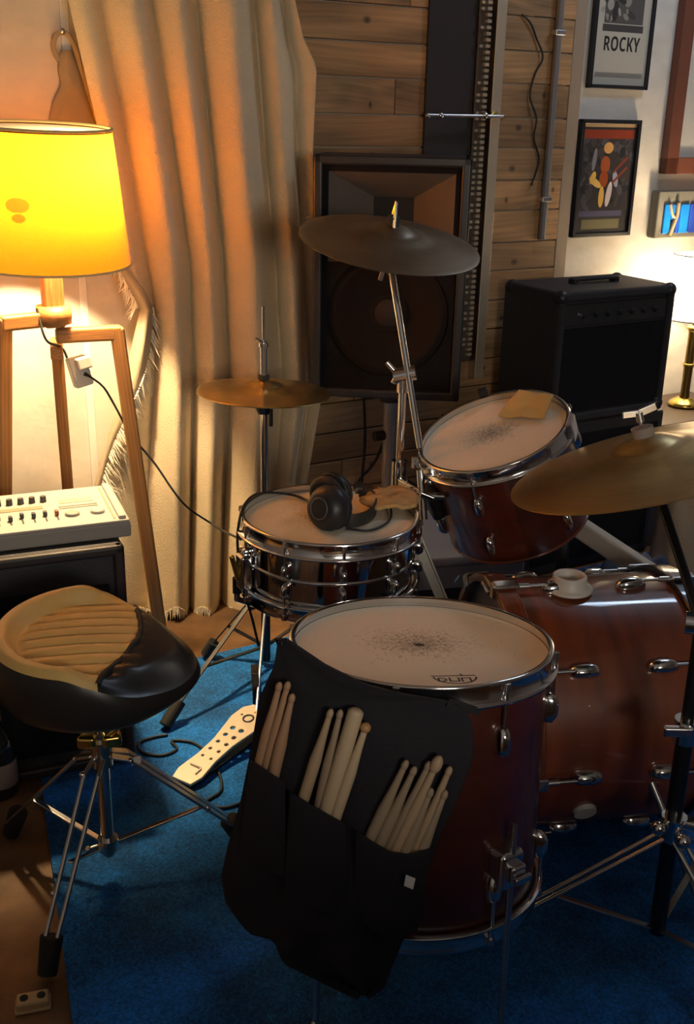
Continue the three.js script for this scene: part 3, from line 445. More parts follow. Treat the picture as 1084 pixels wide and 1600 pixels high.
// ---------------------------------------------------------------- clutter on the floor behind the bass drum
{
  const p = onH(1062, 900, 0.0), base = p.clone();
  const rows = []; for (let i = 0; i <= 24; i++) { const v = i / 24, row = []; for (let j = 0; j <= 40; j++) { const a = j / 40 * Math.PI * 2, R = 0.115 * (1 - 0.42 * Math.pow(v, 3)) * (0.85 + 0.3 * vnoise(Math.cos(a) * 2 + 5, Math.sin(a) * 2 + v * 3, 121)) * (v < 0.06 ? 0.4 + v * 10 : 1) * (v > 0.97 ? 0.2 : 1); row.push(V(base.x + R * Math.cos(a), 0.0095 + 0.44 * v, base.z + R * Math.sin(a))); } rows.push(row); }
  single('canvas_sack', sheet(rows.reverse()), std(col(0.42, 0.34, 0.24), 0.9, { side: THREE.DoubleSide, bumpMap: rep(weave, 6, 6), bumpScale: 0.002 }), 'slumped beige canvas sack on the floor beside the speaker cabinet', 'sack');
  const q = onH(985, 945, 0.0);
  const heap = []; for (let i = 0; i <= 18; i++) { const row = []; for (let j = 0; j <= 30; j++) { const u = i / 18 - 0.5, v = j / 30 - 0.5; const r = Math.max(0, 1 - 4 * (u * u + v * v)); row.push(V(q.x + v * 0.42, 0.0135 + 0.16 * r * (0.4 + vnoise(u * 8 + 9, v * 10 + 4, 131)), q.z + u * 0.26)); } heap.push(row); }
  single('crumpled_cloth', sheet(heap, 0.004), std(col(0.035, 0.06, 0.12), 0.9), 'crumpled dark blue cloth lying behind the bass drum', 'cloth');
  // trestle with a pale top rail
  const a = at(862, 795, 2.62), b = at(1022, 902, 2.38);
  const T = thing('trestle', 'low trestle with a pale wooden top rail and a black end behind the bass drum', 'trestle', a.clone().lerp(b, 0.5).setY(0));
  const side = V(0, 1, 0);
  wpart(T, 'rail', bar(a, b, 0.05, 0.03, side), std(col(0.55, 0.50, 0.44), 0.5));
  const dir = b.clone().sub(a).normalize(), b2 = b.clone().addScaledVector(dir, 0.16);
  wpart(T, 'end_sleeve', bar(b, b2, 0.054, 0.034, side), M.blackPaint);
  for (const k of [a.clone().addScaledVector(dir, 0.05), b2.clone().addScaledVector(dir, -0.03)]) for (const z of [-0.07, 0.07]) wpart(T, 'leg', bar(k, V(k.x, 0.018, k.z + z), 0.022, 0.022, V(1, 0, 0)), M.blackPaint);
  // grey equipment case on a dark box
  const g0 = onH(668, 868, 0.40), tw = toWall(g0);
  const E = thing('grey_case', 'flat light grey equipment case on a dark box behind the snare drum', 'case', g0.clone().setY(0.31));
  const cx = 0.27, cz = g0.z - 0.17;
  wpart(E, 'body', put(rbox(0.30, 0.062, 0.33, 0.006), cx, 0.341, cz, rad(14)), std(col(0.40, 0.40, 0.39), 0.5));
  wpart(E, 'lid', put(rbox(0.304, 0.026, 0.334, 0.006), cx, 0.386, cz, rad(14)), std(col(0.46, 0.46, 0.45), 0.5));
  single('dark_box', put(rbox(0.31, 0.298, 0.33, 0.008), cx, 0.16, cz, rad(14)), M.tolex, 'dark box under the light grey equipment case', 'box');
  const l0 = at(651, 842, 2.40), l1d = at(694, 945, 2.42).sub(l0), l1 = l0.clone().addScaledVector(l1d, (0.02 - l0.y) / l1d.y);
  const Bm = thing('metal_bracket', 'pale grey slanting angle bar standing behind the snare drum', 'bracket', l1.clone().setY(0.009));
  wpart(Bm, 'web', bar(l0, l1, 0.026, 0.004, CX), std(col(0.5, 0.48, 0.42), 0.4));
  wpart(Bm, 'flange', bar(l0.clone().addScaledVector(CX, 0.012), l1.clone().addScaledVector(CX, 0.012), 0.004, 0.02, CX), std(col(0.6, 0.58, 0.52), 0.35));
  const m0 = l0.clone().lerp(l1, 0.45), m1 = at(650, 930, 2.50);
  wpart(Bm, 'brace', bar(m0, m1.setY(0.02), 0.02, 0.004, CX), std(col(0.5, 0.46, 0.36), 0.4));
  const c0 = onH(975, 880, 0.02);
  single('floor_cable', pipe([at(935, 832, 2.72), at(950, 845, 2.7), at(968, 858, 2.68), at(985, 878, 2.66), onH(1010, 925, 0.02), onH(1060, 960, 0.02)], 0.006), std(col(0.3, 0.27, 0.2), 0.6), 'tan cable arching over the trestle rail behind the bass drum', 'cable');
}

// unseen cabinet below the camera, added to shade the near floor
{
  const S = thing('added_shade_cabinet', 'unseen dark wooden cabinet added to shade the near floor', 'added_shade_cabinet', V(0.75, 0.0095, -0.03)), wd = std(col(0.12, 0.08, 0.05), 0.5);
  part(S, 'body', rbox(1.76, 0.74, 0.56, 0.006).translate(0, 0.43, 0), wd); part(S, 'top', rbox(1.8, 0.03, 0.6, 0.006).translate(0, 0.815, 0), wd);
  for (const x of [-0.44, 0.44]) { const d = part(S, 'door', rbox(0.84, 0.66, 0.016, 0.004).translate(x, 0.43, -0.287), wd); part(d, 'knob', new THREE.SphereGeometry(0.014, 14, 10).translate(x - Math.sign(x) * 0.36, 0.5, -0.306), M.brass); }
  for (const x of [-0.8, 0.8]) for (const z of [-0.22, 0.22]) part(S, 'foot', rbox(0.05, 0.062, 0.05, 0.004).translate(x, 0.031, z), wd);
}

// ---------------------------------------------------------------- drum machine on a black box
{
  const e = onH(214, 1192, 0), yaw = rad(22), H = 0.54;
  const ux = V(Math.cos(yaw), 0, -Math.sin(yaw)), nz = V(Math.sin(yaw), 0, Math.cos(yaw));
  const W = 0.62, D = 0.30, c = e.clone().addScaledVector(ux, -W / 2).addScaledVector(nz, -D / 2);
  const B = thing('practice_amplifier', 'black box shaped amplifier on the floor under the drum machine', 'amplifier', c.clone().setY(0.0095)); B.rotation.y = yaw;
  part(B, 'cabinet', rbox(W, H, D - 0.01, 0.012).translate(0, H / 2, -0.005), M.tolex);
  part(B, 'grille', rbox(W - 0.07, H - 0.14, 0.012, 0.003).translate(0, H / 2 - 0.02, D / 2 - 0.012), M.grille);
  for (const x of [-W / 2 + 0.012, W / 2 - 0.012]) part(B, 'side_edge', rbox(0.024, H, 0.026, 0.008).translate(x, H / 2, D / 2 - 0.01), std(col(0.035, 0.022, 0.022), 0.5));
  for (const y of [0.012, H - 0.012]) part(B, 'front_edge', rbox(W, 0.024, 0.026, 0.008).translate(0, y, D / 2 - 0.01), std(col(0.03, 0.022, 0.022), 0.5));
  const mw = 0.52, md = 0.25, mh = 0.035;
  const r = onH(205, 822, H + mh), mc = r.clone().addScaledVector(ux, -mw / 2).addScaledVector(nz, -md / 2).setY(H + 0.0105);
  const G = thing('drum_machine', 'pale grey drum machine with knobs, sliders and a small display', 'drum machine', mc); G.rotation.y = yaw;
  const grey = std(col(0.42, 0.40, 0.36), 0.5), dk = std(col(0.05, 0.05, 0.055), 0.5);
  part(G, 'base', rbox(mw, mh, md, 0.005).translate(0, mh / 2, 0), std(col(0.30, 0.28, 0.26), 0.5));
  part(G, 'top_plate', rbox(mw - 0.004, 0.008, md - 0.006, 0.003).translate(0, mh + 0.001, 0), grey);
  const ty = mh + 0.005, px = (i) => mw / 2 - 0.165 - i * 0.0245;
  for (let i = 0; i < 8; i++) { part(G, 'knob', new THREE.CylinderGeometry(0.0065, 0.0075, 0.014, 16).translate(px(i), ty + 0.007, -0.05), dk); }
  part(G, 'groove', rbox(0.33, 0.003, 0.02, 0.001).translate(mw / 2 - 0.335, ty, -0.012), std(col(0.25, 0.22, 0.13), 0.5));
  for (let i = 0; i < 9; i++) { const sl = part(G, 'slider', rbox(0.009, 0.012, 0.014, 0.003).translate(px(i) + 0.018, ty + 0.006, 0.066 - 0.03 * hash(i, 3, 3)), i ? dk : std(col(0.35, 0.10, 0.05), 0.5)); part(sl, 'slot', rbox(0.004, 0.002, 0.055, 0.001).translate(px(i) + 0.018, ty, 0.052), dk); }
  part(G, 'display', rbox(0.075, 0.004, 0.026, 0.002).translate(mw / 2 - 0.095, ty, -0.035), std(col(0.50, 0.45, 0.28), 0.3));
  for (const z of [-0.006, 0.006]) part(G, 'button_row', rbox(0.085, 0.004, 0.006, 0.002).translate(mw / 2 - 0.095, ty, z + 0.004), std(col(0.30, 0.28, 0.24), 0.5));
  for (const [x, m] of [[mw / 2 - 0.115, std(col(0.30, 0.28, 0.24), 0.5)], [mw / 2 - 0.06, grey]]) part(G, 'dial', lathe([[0, 0.007], [0.012, 0.007], [0.0155, 0.005], [0.0165, 0]], 32).translate(x, ty, 0.055), m);
  part(G, 'end_strip', rbox(0.016, 0.012, md - 0.02, 0.004).translate(mw / 2 - 0.016, ty + 0.002, 0), grey);
  part(G, 'end_seam', rbox(0.005, 0.002, md - 0.03, 0.001).translate(mw / 2 - 0.032, ty, 0), std(col(0.3, 0.25, 0.16), 0.5));
  // small bottle and metal plate on the floor
  const bt = onH(4, 1238, 0), Bt = thing('bottle', 'small dark bottle with a pale label beside the black box', 'bottle', bt.clone().setY(0.0));
  part(Bt, 'glass', lathe([[0, 0.001], [0.034, 0.001], [0.036, 0.006], [0.036, 0.12], [0.028, 0.15], [0.013, 0.17], [0.013, 0.2], [0, 0.2]], 32), phys(col(0.02, 0.02, 0.02), 0.08, { clearcoat: 1 }));
  part(Bt, 'label', lathe([[0.0365, 0.03], [0.0368, 0.031], [0.0368, 0.088], [0.0365, 0.089]], 32), std(col(0.30, 0.24, 0.22), 0.7));
  part(Bt, 'cap', lathe([[0.0145, 0.185], [0.0145, 0.207], [0, 0.207]], 24), M.chromeSoft);
  const pl = onH(52, 1572, 0), Pl = thing('power_strip', 'small beige two hole socket strip on the brown floor', 'socket', pl.clone().setY(0)); Pl.rotation.y = rad(16);
  part(Pl, 'body', rbox(0.054, 0.02, 0.03, 0.005).translate(0, 0.0105, 0), std(col(0.50, 0.36, 0.18), 0.5));
  for (const x of [-0.015, 0.016]) part(Pl, 'hole', new THREE.CylinderGeometry(0.007, 0.007, 0.003, 20).translate(x * 0.9, 0.0205, 0), M.rubber);
  part(Pl, 'flange', rbox(0.058, 0.006, 0.034, 0.002).translate(0, 0.004, 0), std(col(0.55, 0.42, 0.24), 0.5));
}

// ---------------------------------------------------------------- drums
function headMaterial(seedN, cx, cy, spread, tint, logo) {
  const c = document.createElement('canvas'); c.width = c.height = 1024; const x = c.getContext('2d');
  x.fillStyle = tint; x.fillRect(0, 0, 1024, 1024);
  for (let i = 0; i < 2600; i++) {   // worn specks where sticks strike
    const a = hash(i, seedN, 1) * 6.283, r = spread * Math.sqrt(-2 * Math.log(Math.max(1e-4, hash(i, seedN, 2)))) * 0.6, g = 90 + 60 * hash(i, seedN, 3);
    x.fillStyle = `rgba(${g | 0},${g * 0.86 | 0},${g * 0.68 | 0},${0.10 + 0.22 * hash(i, seedN, 4)})`;
    x.beginPath(); x.ellipse(cx + r * Math.cos(a) * 1.3, cy + r * Math.sin(a), 1.5 + 5 * hash(i, seedN, 5), 1.5 + 3.5 * hash(i, seedN, 6), a, 0, 7); x.fill();
  }
  for (let i = 0; i < 160; i++) { x.strokeStyle = `rgba(120,104,84,${0.05 + 0.1 * hash(i, seedN, 7)})`; x.lineWidth = 2 + 3 * hash(i, seedN, 8); const sx = 1024 * hash(i, seedN, 9), sy = 1024 * hash(i, seedN, 10), a = 6.283 * hash(i, seedN, 11), l = 14 + 50 * hash(i, seedN, 12); x.beginPath(); x.moveTo(sx, sy); x.lineTo(sx + l * Math.cos(a), sy + l * Math.sin(a)); x.stroke(); }
  logo?.(x);
  const t = new THREE.CanvasTexture(c); t.colorSpace = THREE.SRGBColorSpace; return std(col(1, 1, 1), 0.55, { map: t });
}
const hoopProfile = (R, up, down) => lathe([[R - 0.004, up - 0.001], [R - 0.001, up], [R + 0.003, up + 0.001], [R + 0.006, up - 0.002], [R + 0.004, up - 0.006], [R + 0.003, -down + 0.006], [R + 0.012, -down + 0.004], [R + 0.0125, -down], [R + 0.001, -down - 0.001], [R, -down + 0.004], [R - 0.003, up - 0.006], [R - 0.004, up - 0.001]], 128);
const lugGeo = (len, w, dpt) => { const g = new THREE.SphereGeometry(1, 18, 12); const p = g.attributes.position; for (let i = 0; i < p.count; i++) { let x = p.getX(i), y = p.getY(i), z = p.getZ(i); z = Math.max(z, -0.25); y = Math.sign(y) * Math.pow(Math.abs(y), 0.75); x = Math.sign(x) * Math.pow(Math.abs(x), 0.8); p.setXYZ(i, x * w / 2, y * len / 2, (z + 0.25) * dpt / 1.25); } g.computeVertexNormals(); return g; };
// a drum standing with its head in the plane y = 0, its shell below
function drum(root, { R, depth, shellMat, hoopMat, lugs, lugLen, lugW, lugMat, phase, head, bottomHoop = true, lugTop = 0.05, rodLen }) {
  part(root, 'shell', lathe([[R - 0.007, -0.002], [R, -0.006], [R, -depth + 0.006], [R - 0.007, -depth + 0.002], [R - 0.009, -depth + 0.006], [R - 0.009, -0.006], [R - 0.007, -0.002]], 128), shellMat);
  const hg = new THREE.CircleGeometry(R + 0.0005, 96); hg.rotateX(-Math.PI / 2);
  const hd = part(root, 'drum_head', hg.translate(0, 0.0005, 0), head);
  part(root, 'hoop', hoopProfile(R + 0.003, 0.016, 0.018), hoopMat);
  if (bottomHoop) part(root, 'hoop', hoopProfile(R + 0.003, 0.016, 0.018).rotateX(Math.PI).translate(0, -depth, 0), hoopMat);
  const lg = lugGeo(lugLen, lugW, 0.022);
  for (let k = 0; k < lugs; k++) {
    const a = phase + k / lugs * Math.PI * 2, dx = Math.sin(a), dz = Math.cos(a);
    for (const [y, sgn] of bottomHoop ? [[-lugTop - lugLen / 2, 1], [-depth + lugTop + lugLen / 2, -1]] : [[-lugTop - lugLen / 2, 1]]) {
      const l = part(root, 'lug', lg, lugMat); l.position.set(dx * (R - 0.001), y, dz * (R - 0.001)); l.rotation.y = a;
      const rl = lugTop + 0.012, rodG = join(new THREE.CylinderGeometry(0.0028, 0.0028, rl, 8).translate(0, (rl / 2 + lugLen / 2 - 0.006) * sgn, 0.0115), new THREE.CylinderGeometry(0.0055, 0.0062, 0.01, 8).translate(0, (rl + lugLen / 2 - 0.004) * sgn, 0.0115));
      part(l, 'tension_rod', rodG, M.chrome);
    }
  }
  return hd;
}

// floor tom
const TOM = { p: at(657, 1009, 1.70), n: discNormal(657, 1009, 0.345, 3.1), R: 0.2035, depth: 0.40 };
{
  const t = thing('floor_tom', 'big red brown floor tom with a worn white head and chrome hoop', 'floor tom', TOM.p.clone());
  const back = V(0, 0, -1); t.quaternion.copy(quatTo(TOM.n, V(1, 0, 0)));
  const logo = (x) => { x.strokeStyle = 'rgba(24,22,22,0.95)'; x.lineWidth = 7; x.lineCap = 'round'; const X = 560, Y = 962;
    const L = (...p) => { x.beginPath(); x.moveTo(p[0], p[1]); for (let i = 2; i < p.length; i += 2) x.lineTo(p[i], p[i + 1]); x.stroke(); };
    x.save(); x.translate(620, 876); x.rotate(-0.12); x.scale(1, 1.05);
    L(-82, -46, 82, -46); x.beginPath(); x.moveTo(-78, -34); x.bezierCurveTo(-70, 40, 70, 48, 84, -30); x.stroke();
    L(-62, -26, -62, 4); x.beginPath(); x.moveTo(-62, -26); x.bezierCurveTo(-26, -28, -24, 6, -62, 4); x.stroke(); L(-20, -26, -20, 4, 14, 4, 14, -26); L(26, 6, 26, -24, 58, -24, 58, 6); L(30, -60, 34, -50); x.restore(); };
  drum(t, { R: TOM.R, depth: TOM.depth, shellMat: M.shellRed, hoopMat: M.chrome, lugs: 8, lugLen: 0.05, lugW: 0.024, lugMat: M.chrome, phase: rad(32), lugTop: 0.055, head: headMaterial(3, 500, 490, 120, '#f3ead8', (x) => { logo(x); x.fillStyle = 'rgba(70,62,54,0.6)'; for (let i = 0; i < 26; i++) { x.beginPath(); x.ellipse(505 + 34 * (hash(i, 8, 1) - 0.5), 505 + 30 * (hash(i, 8, 2) - 0.5), 5 + 7 * hash(i, 8, 3), 4 + 5 * hash(i, 8, 4), 0, 0, 7); x.fill(); } }) });
  // three legs with their brackets
  t.updateMatrixWorld(true);
  const inv = t.matrixWorld.clone().invert(), loc = (p) => p.clone().applyMatrix4(inv);
  for (const [deg, name] of [[37, 'leg'], [-42, 'leg'], [172, 'leg']]) {
    const a = rad(deg), dir = V(Math.sin(a), 0, Math.cos(a)), pB = dir.clone().multiplyScalar(TOM.R + 0.012).setY(-TOM.depth + 0.115), w = t.localToWorld(pB.clone());
    const lp = dir.clone().multiplyScalar(TOM.R + 0.024);
    const bk = part(t, 'leg_bracket', join(put(rbox(0.048, 0.062, 0.036, 0.009), pB.x, pB.y, pB.z, a), put(rbox(0.03, 0.03, 0.05, 0.006), pB.x + dir.x * 0.006, pB.y, pB.z + dir.z * 0.006, a)), M.chrome);
    part(bk, 'wing_screw', put(rbox(0.034, 0.012, 0.008, 0.003), pB.x + dir.x * 0.036, pB.y - 0.004, pB.z + dir.z * 0.036, a), M.chrome);
    const top = lp.clone().setY(pB.y + 0.075), wt = t.localToWorld(top.clone()), wd = t.localToWorld(lp.clone().setY(-1)).sub(wt).normalize();
    const k1 = wt.clone().addScaledVector(wd, -(wt.y - 0.085) / wd.y), out = t.localToWorld(dir.clone()).sub(TOM.p).setY(0).normalize();
    const k2 = k1.clone().addScaledVector(out, 0.05).setY(0.022);
    part(t, 'leg', join(rod(loc(wt), loc(k1), 0.0052), ball(loc(k1), 0.0055, 10), rod(loc(k1), loc(k2), 0.0052)), M.chromeSoft);
    part(t, 'rubber_foot', rod(loc(k2.clone().addScaledVector(k1.clone().sub(k2).normalize(), 0.02)), loc(k2.clone().setY(0.009)), 0.009, 0.009, 14), M.rubber);
  }
  const e = rad(84), ed = V(Math.sin(e), 0, Math.cos(e));
  part(t, 'mount_plate', put(new THREE.CylinderGeometry(0.028, 0.028, 0.014, 28).rotateX(Math.PI / 2).scale(0.8, 1.1, 1), ed.x * (TOM.R + 0.006), -0.085, ed.z * (TOM.R + 0.006), e), M.chromeSoft);
}

// snare drum
const SN = { p: at(515, 811, 2.20), n: discNormal(515, 811, 0.35, 1.5), R: 0.178, depth: 0.14 };
{
  const t = thing('snare_drum', 'chrome snare drum with a cream head carrying black headphones', 'snare drum', SN.p.clone());
  t.quaternion.copy(quatTo(SN.n, V(1, 0, 0)));
  const mirror = std(col(0.66, 0.66, 0.67), 0.07, { metalness: 1 });
  drum(t, { R: SN.R, depth: SN.depth, shellMat: mirror, hoopMat: M.chrome, lugs: 10, lugLen: 0.03, lugW: 0.016, lugMat: M.chrome, phase: rad(10), lugTop: 0.034, head: headMaterial(5, 520, 500, 150, '#efe5cf') });
  part(t, 'bead', new THREE.TorusGeometry(SN.R, 0.004, 8, 128).rotateX(Math.PI / 2).translate(0, -SN.depth / 2, 0), mirror);
  const a = rad(-62), d = V(Math.sin(a), 0, Math.cos(a));
  const th = part(t, 'throw_off', put(rbox(0.034, 0.075, 0.026, 0.006), d.x * (SN.R + 0.014), -0.085, d.z * (SN.R + 0.014), a), M.chrome);
  part(th, 'lever', put(rbox(0.012, 0.06, 0.01, 0.004), d.x * (SN.R + 0.034), -0.075, d.z * (SN.R + 0.034), a, 0.25), M.brass);
  const wires = part(t, 'snare_wires', new THREE.BoxGeometry(0.3, 0.003, 0.045).rotateY(a - Math.PI / 2).translate(0, -SN.depth - 0.004, 0), M.chromeSoft);
  // stand
  const bs = V(SN.p.x - SN.n.x * 0.3, 0, SN.p.z - SN.n.z * 0.3), under = SN.p.clone().addScaledVector(SN.n, -SN.depth - 0.025);
  const S = thing('snare_stand', 'chrome tripod basket stand under the snare drum', 'stand', bs.clone().setY(0.009));
  const hub = V(bs.x, SN.p.y - 0.25, bs.z);
  wpart(S, 'tube', rod(V(bs.x, 0.06, bs.z), hub, 0.0125), M.darkMetal);
  wpart(S, 'clamp', rod(hub.clone().add(V(0, -0.17, 0)), hub.clone().add(V(0, -0.11, 0)), 0.02), M.blackPaint);
  wpart(S, 'tilter', ball(hub, 0.022), M.chrome);
  for (let k = 0; k < 3; k++) { const b = rad([-75, 45, 165][k]), q = SN.p.clone().add(V(Math.sin(b), 0, Math.cos(b)).multiplyScalar(SN.R + 0.017).addScaledVector(SN.n, 0)).addScaledVector(SN.n, -SN.depth - 0.024), q2 = q.clone().addScaledVector(SN.n, 0.045);
    const ar = wpart(S, 'basket_arm', join(rod(hub, q, 0.0065), rod(q, q2, 0.0065), ball(q, 0.0068, 10)), M.chrome); wpart(ar, 'rubber_tip', rod(q2.clone().addScaledVector(SN.n, -0.03), q2.clone().addScaledVector(SN.n, 0.004), 0.0095), M.rubber); }
  for (let k = 0; k < 3; k++) { const b = rad([-20, 100, 220][k]), f = V(bs.x + Math.sin(b) * 0.25, 0.022, bs.z + Math.cos(b) * 0.25), m = V(bs.x, 0.24, bs.z); wpart(S, 'leg', bar(m, f, 0.018, 0.006, V(0, 1, 0)), M.darkMetal); wpart(S, 'rubber_foot', rod(f.clone().lerp(m, 0.1), f.clone().setY(0.018), 0.011), M.rubber); wpart(S, 'brace', bar(V(bs.x, 0.08, bs.z), m.clone().lerp(f, 0.55), 0.014, 0.004, V(0, 1, 0)), M.darkMetal); }
}

// headphones and the tan pad lying on the snare
{
  const pp = SN.p.clone().addScaledVector(SN.n, 0.001), on = (x, y, h = 0) => onPlane(x, y, pp, SN.n).addScaledVector(SN.n, h);
  const A0 = on(503, 829), B0 = on(527, 800), rC = 0.047, ax = A0.clone().sub(B0).normalize().addScaledVector(CX, -0.55).addScaledVector(SN.n, 0.05).normalize();
  const H = thing('headphones', 'black closed headphones lying on the snare drum head', 'headphones', A0.clone().lerp(B0, 0.5));
  const blk = std(col(0.022, 0.022, 0.024), 0.42), pad = std(col(0.02, 0.02, 0.021), 0.6);
  const cups = [];
  for (const [q, dir, nm] of [[A0, 1, 'a'], [B0, -1, 'b']]) {
    const tilt = ax.clone().multiplyScalar(dir).addScaledVector(SN.n, dir > 0 ? 0.18 : 0.1).normalize(), c = q.clone().addScaledVector(SN.n, rC * 0.96).addScaledVector(ax, dir > 0 ? -0.012 : 0.012); cups.push(c);
    const cup = wpart(H, 'ear_cup', basis(lathe([[0, 0.026], [0.016, 0.026], [0.018, 0.022], [0.026, 0.022], [0.036, 0.018], [rC - 0.002, 0.004], [rC, -0.006], [rC - 0.002, -0.012], [0, -0.012]], 48), c, tilt), blk);
    wpart(cup, 'ear_pad', basis(new THREE.TorusGeometry(rC - 0.015, 0.0135, 14, 40).rotateX(Math.PI / 2), c.clone().addScaledVector(tilt, -0.022), tilt), pad);
    wpart(cup, 'cap_ring', basis(new THREE.TorusGeometry(0.021, 0.0018, 8, 32).rotateX(Math.PI / 2), c.clone().addScaledVector(tilt, 0.0235), tilt), std(col(0.10, 0.10, 0.105), 0.35));
  }
  const ribbon = (pts, hgt, thick) => { const cv = new THREE.CatmullRomCurve3(pts, false, 'centripetal'), rows = [[], []]; for (let i = 0; i <= 48; i++) { const p = cv.getPoint(i / 48); rows[0].push(p.clone().addScaledVector(SN.n, hgt)); rows[1].push(p); } return sheet(rows, thick); };
  wpart(H, 'headband', ribbon([on(531, 824, 0.004), on(548, 827, 0.003), on(570, 822, 0.003), on(584, 812, 0.003), on(588, 800, 0.003), on(582, 789, 0.005), on(562, 781, 0.008)], 0.028, 0.004), std(col(0.035, 0.033, 0.032), 0.5));
  for (const [q, h] of [[on(531, 824), 0.02], [on(560, 781), 0.026]]) wpart(H, 'slider', basis(new THREE.CylinderGeometry(0.011, 0.011, 0.026, 20), q.clone().addScaledVector(SN.n, h), CX), blk);
  wpart(H, 'yoke', join(rod(on(531, 824, 0.02), cups[0].clone().addScaledVector(ax, -0.01).addScaledVector(CX, 0.03).addScaledVector(SN.n, -0.02), 0.004), rod(on(558, 781, 0.026), cups[1].clone().addScaledVector(CX, 0.04), 0.004)), M.chromeSoft);
  wpart(H, 'wire_bow', pipe([on(540, 829, 0.004), on(575, 832, 0.004), on(604, 820, 0.004), on(611, 806, 0.006), on(604, 794, 0.02), on(585, 782, 0.03), on(556, 776, 0.034)], 0.0026), blk);
  wpart(H, 'cord', pipe([cups[1].clone().addScaledVector(CX, -0.035).addScaledVector(SN.n, -0.03), on(462, 778, 0.005), on(430, 778, 0.012), on(400, 787, 0.021), on(382, 803, 0.021), on(374, 822, 0.012), at(371, 850, 2.2), at(376, 900, 2.2), at(396, 975, 2.22), at(404, 1010, 2.22)], 0.0028, 90), M.cable);
  const top = [[560, 797], [588, 812], [612, 808], [649, 808], [655, 792], [640, 781], [612, 776], [585, 782]];
  const ctr = on(612, 794), rows = []; for (let i = 0; i <= 8; i++) { const row = []; for (let j = 0; j <= 40; j++) { const f = j / 40 * top.length, k = Math.floor(f) % top.length, q = on(...top[k]).lerp(on(...top[(k + 1) % top.length]), f % 1); const p = q.lerp(ctr, 1 - (8 - i) / 8 * 0.999); p.addScaledVector(SN.n, 0.014 + (i < 8 ? 0 : 0) + 0.010 * vnoise(p.x * 60, p.z * 60, 141) + 0.004 * smooth(i / 3)); row.push(p); } rows.push(row); }
  single('tan_cloth', sheet(rows, 0.008), M.tan, 'folded tan leather cloth lying on the far edge of the snare drum', 'cloth');
}

// rack tom
const RT = { p: at(772, 680, 2.36), n: discNormal(772, 680, 0.475, -16.5), R: 0.165, depth: 0.235 };
{
  const t = thing('rack_tom', 'tilted red brown rack tom with a worn cream head', 'rack tom', RT.p.clone());
  t.quaternion.copy(quatTo(RT.n, CX));
  drum(t, { R: RT.R, depth: RT.depth, shellMat: M.shellRed, hoopMat: M.chrome, lugs: 6, lugLen: 0.05, lugW: 0.022, lugMat: M.chrome, phase: rad(-24), lugTop: 0.05, bottomHoop: false, head: headMaterial(6, 505, 470, 110, '#f1e7d3') });
  part(t, 'shell_edge', new THREE.TorusGeometry(RT.R - 0.003, 0.004, 8, 96).rotateX(Math.PI / 2).translate(0, -RT.depth, 0), M.shell);
  const lg = lugGeo(0.05, 0.02, 0.022); for (let k = 0; k < 6; k++) { const a = rad(-24) + k * Math.PI / 3, l = part(t, 'lug', lg, M.chrome); l.position.set(Math.sin(a) * (RT.R - 0.001), -RT.depth + 0.055, Math.cos(a) * (RT.R - 0.001)); l.rotation.y = a; }
  // folded muffling cloth on the far rim with its clip
  const pp = RT.p.clone().addScaledVector(RT.n, 0.004), on = (x, y, h = 0) => onPlane(x, y, pp, RT.n).addScaledVector(RT.n, h);
  const quad = [on(779, 655), on(815, 626), on(868, 632), on(851, 657)], rows = [];
  for (let i = 0; i <= 12; i++) { const row = []; for (let j = 0; j <= 20; j++) { const u = j / 20, v = i / 12, L = quad[1].clone().lerp(quad[0], v), R = quad[2].clone().lerp(quad[3], v); const p = L.lerp(R, u); p.addScaledVector(RT.n, 0.004 + 0.018 * (1 - v) + 0.008 * vnoise(u * 4, v * 4, 151)); row.push(p); } rows.push(row); }
  single('muffling_cloth', sheet(rows, 0.003), std(col(0.66, 0.47, 0.18), 0.85), 'folded ochre cloth clipped on the far rim of the rack tom', 'cloth');
  part(t, 'rim_clip', put(rbox(0.022, 0.016, 0.018, 0.004), -0.0, 0.03, -RT.R - 0.002).applyMatrix4(new THREE.Matrix4()), M.rubber);
  const a = rad(70); const wr = part(t, 'foil_tape', put(rbox(0.05, 0.05, 0.014, 0.006, 3), Math.sin(a) * (RT.R + 0.01), -0.004, Math.cos(a) * (RT.R + 0.01), a), std(col(0.7, 0.68, 0.7), 0.3, { metalness: 0.9, bumpMap: noiseBump, bumpScale: 0.006 }), 'crumpled silver foil');
  const b = rad(-78); part(t, 'mount', put(rbox(0.06, 0.08, 0.03, 0.01), Math.sin(b) * (RT.R + 0.012), -0.10, Math.cos(b) * (RT.R + 0.012), b), M.darkMetal);
}

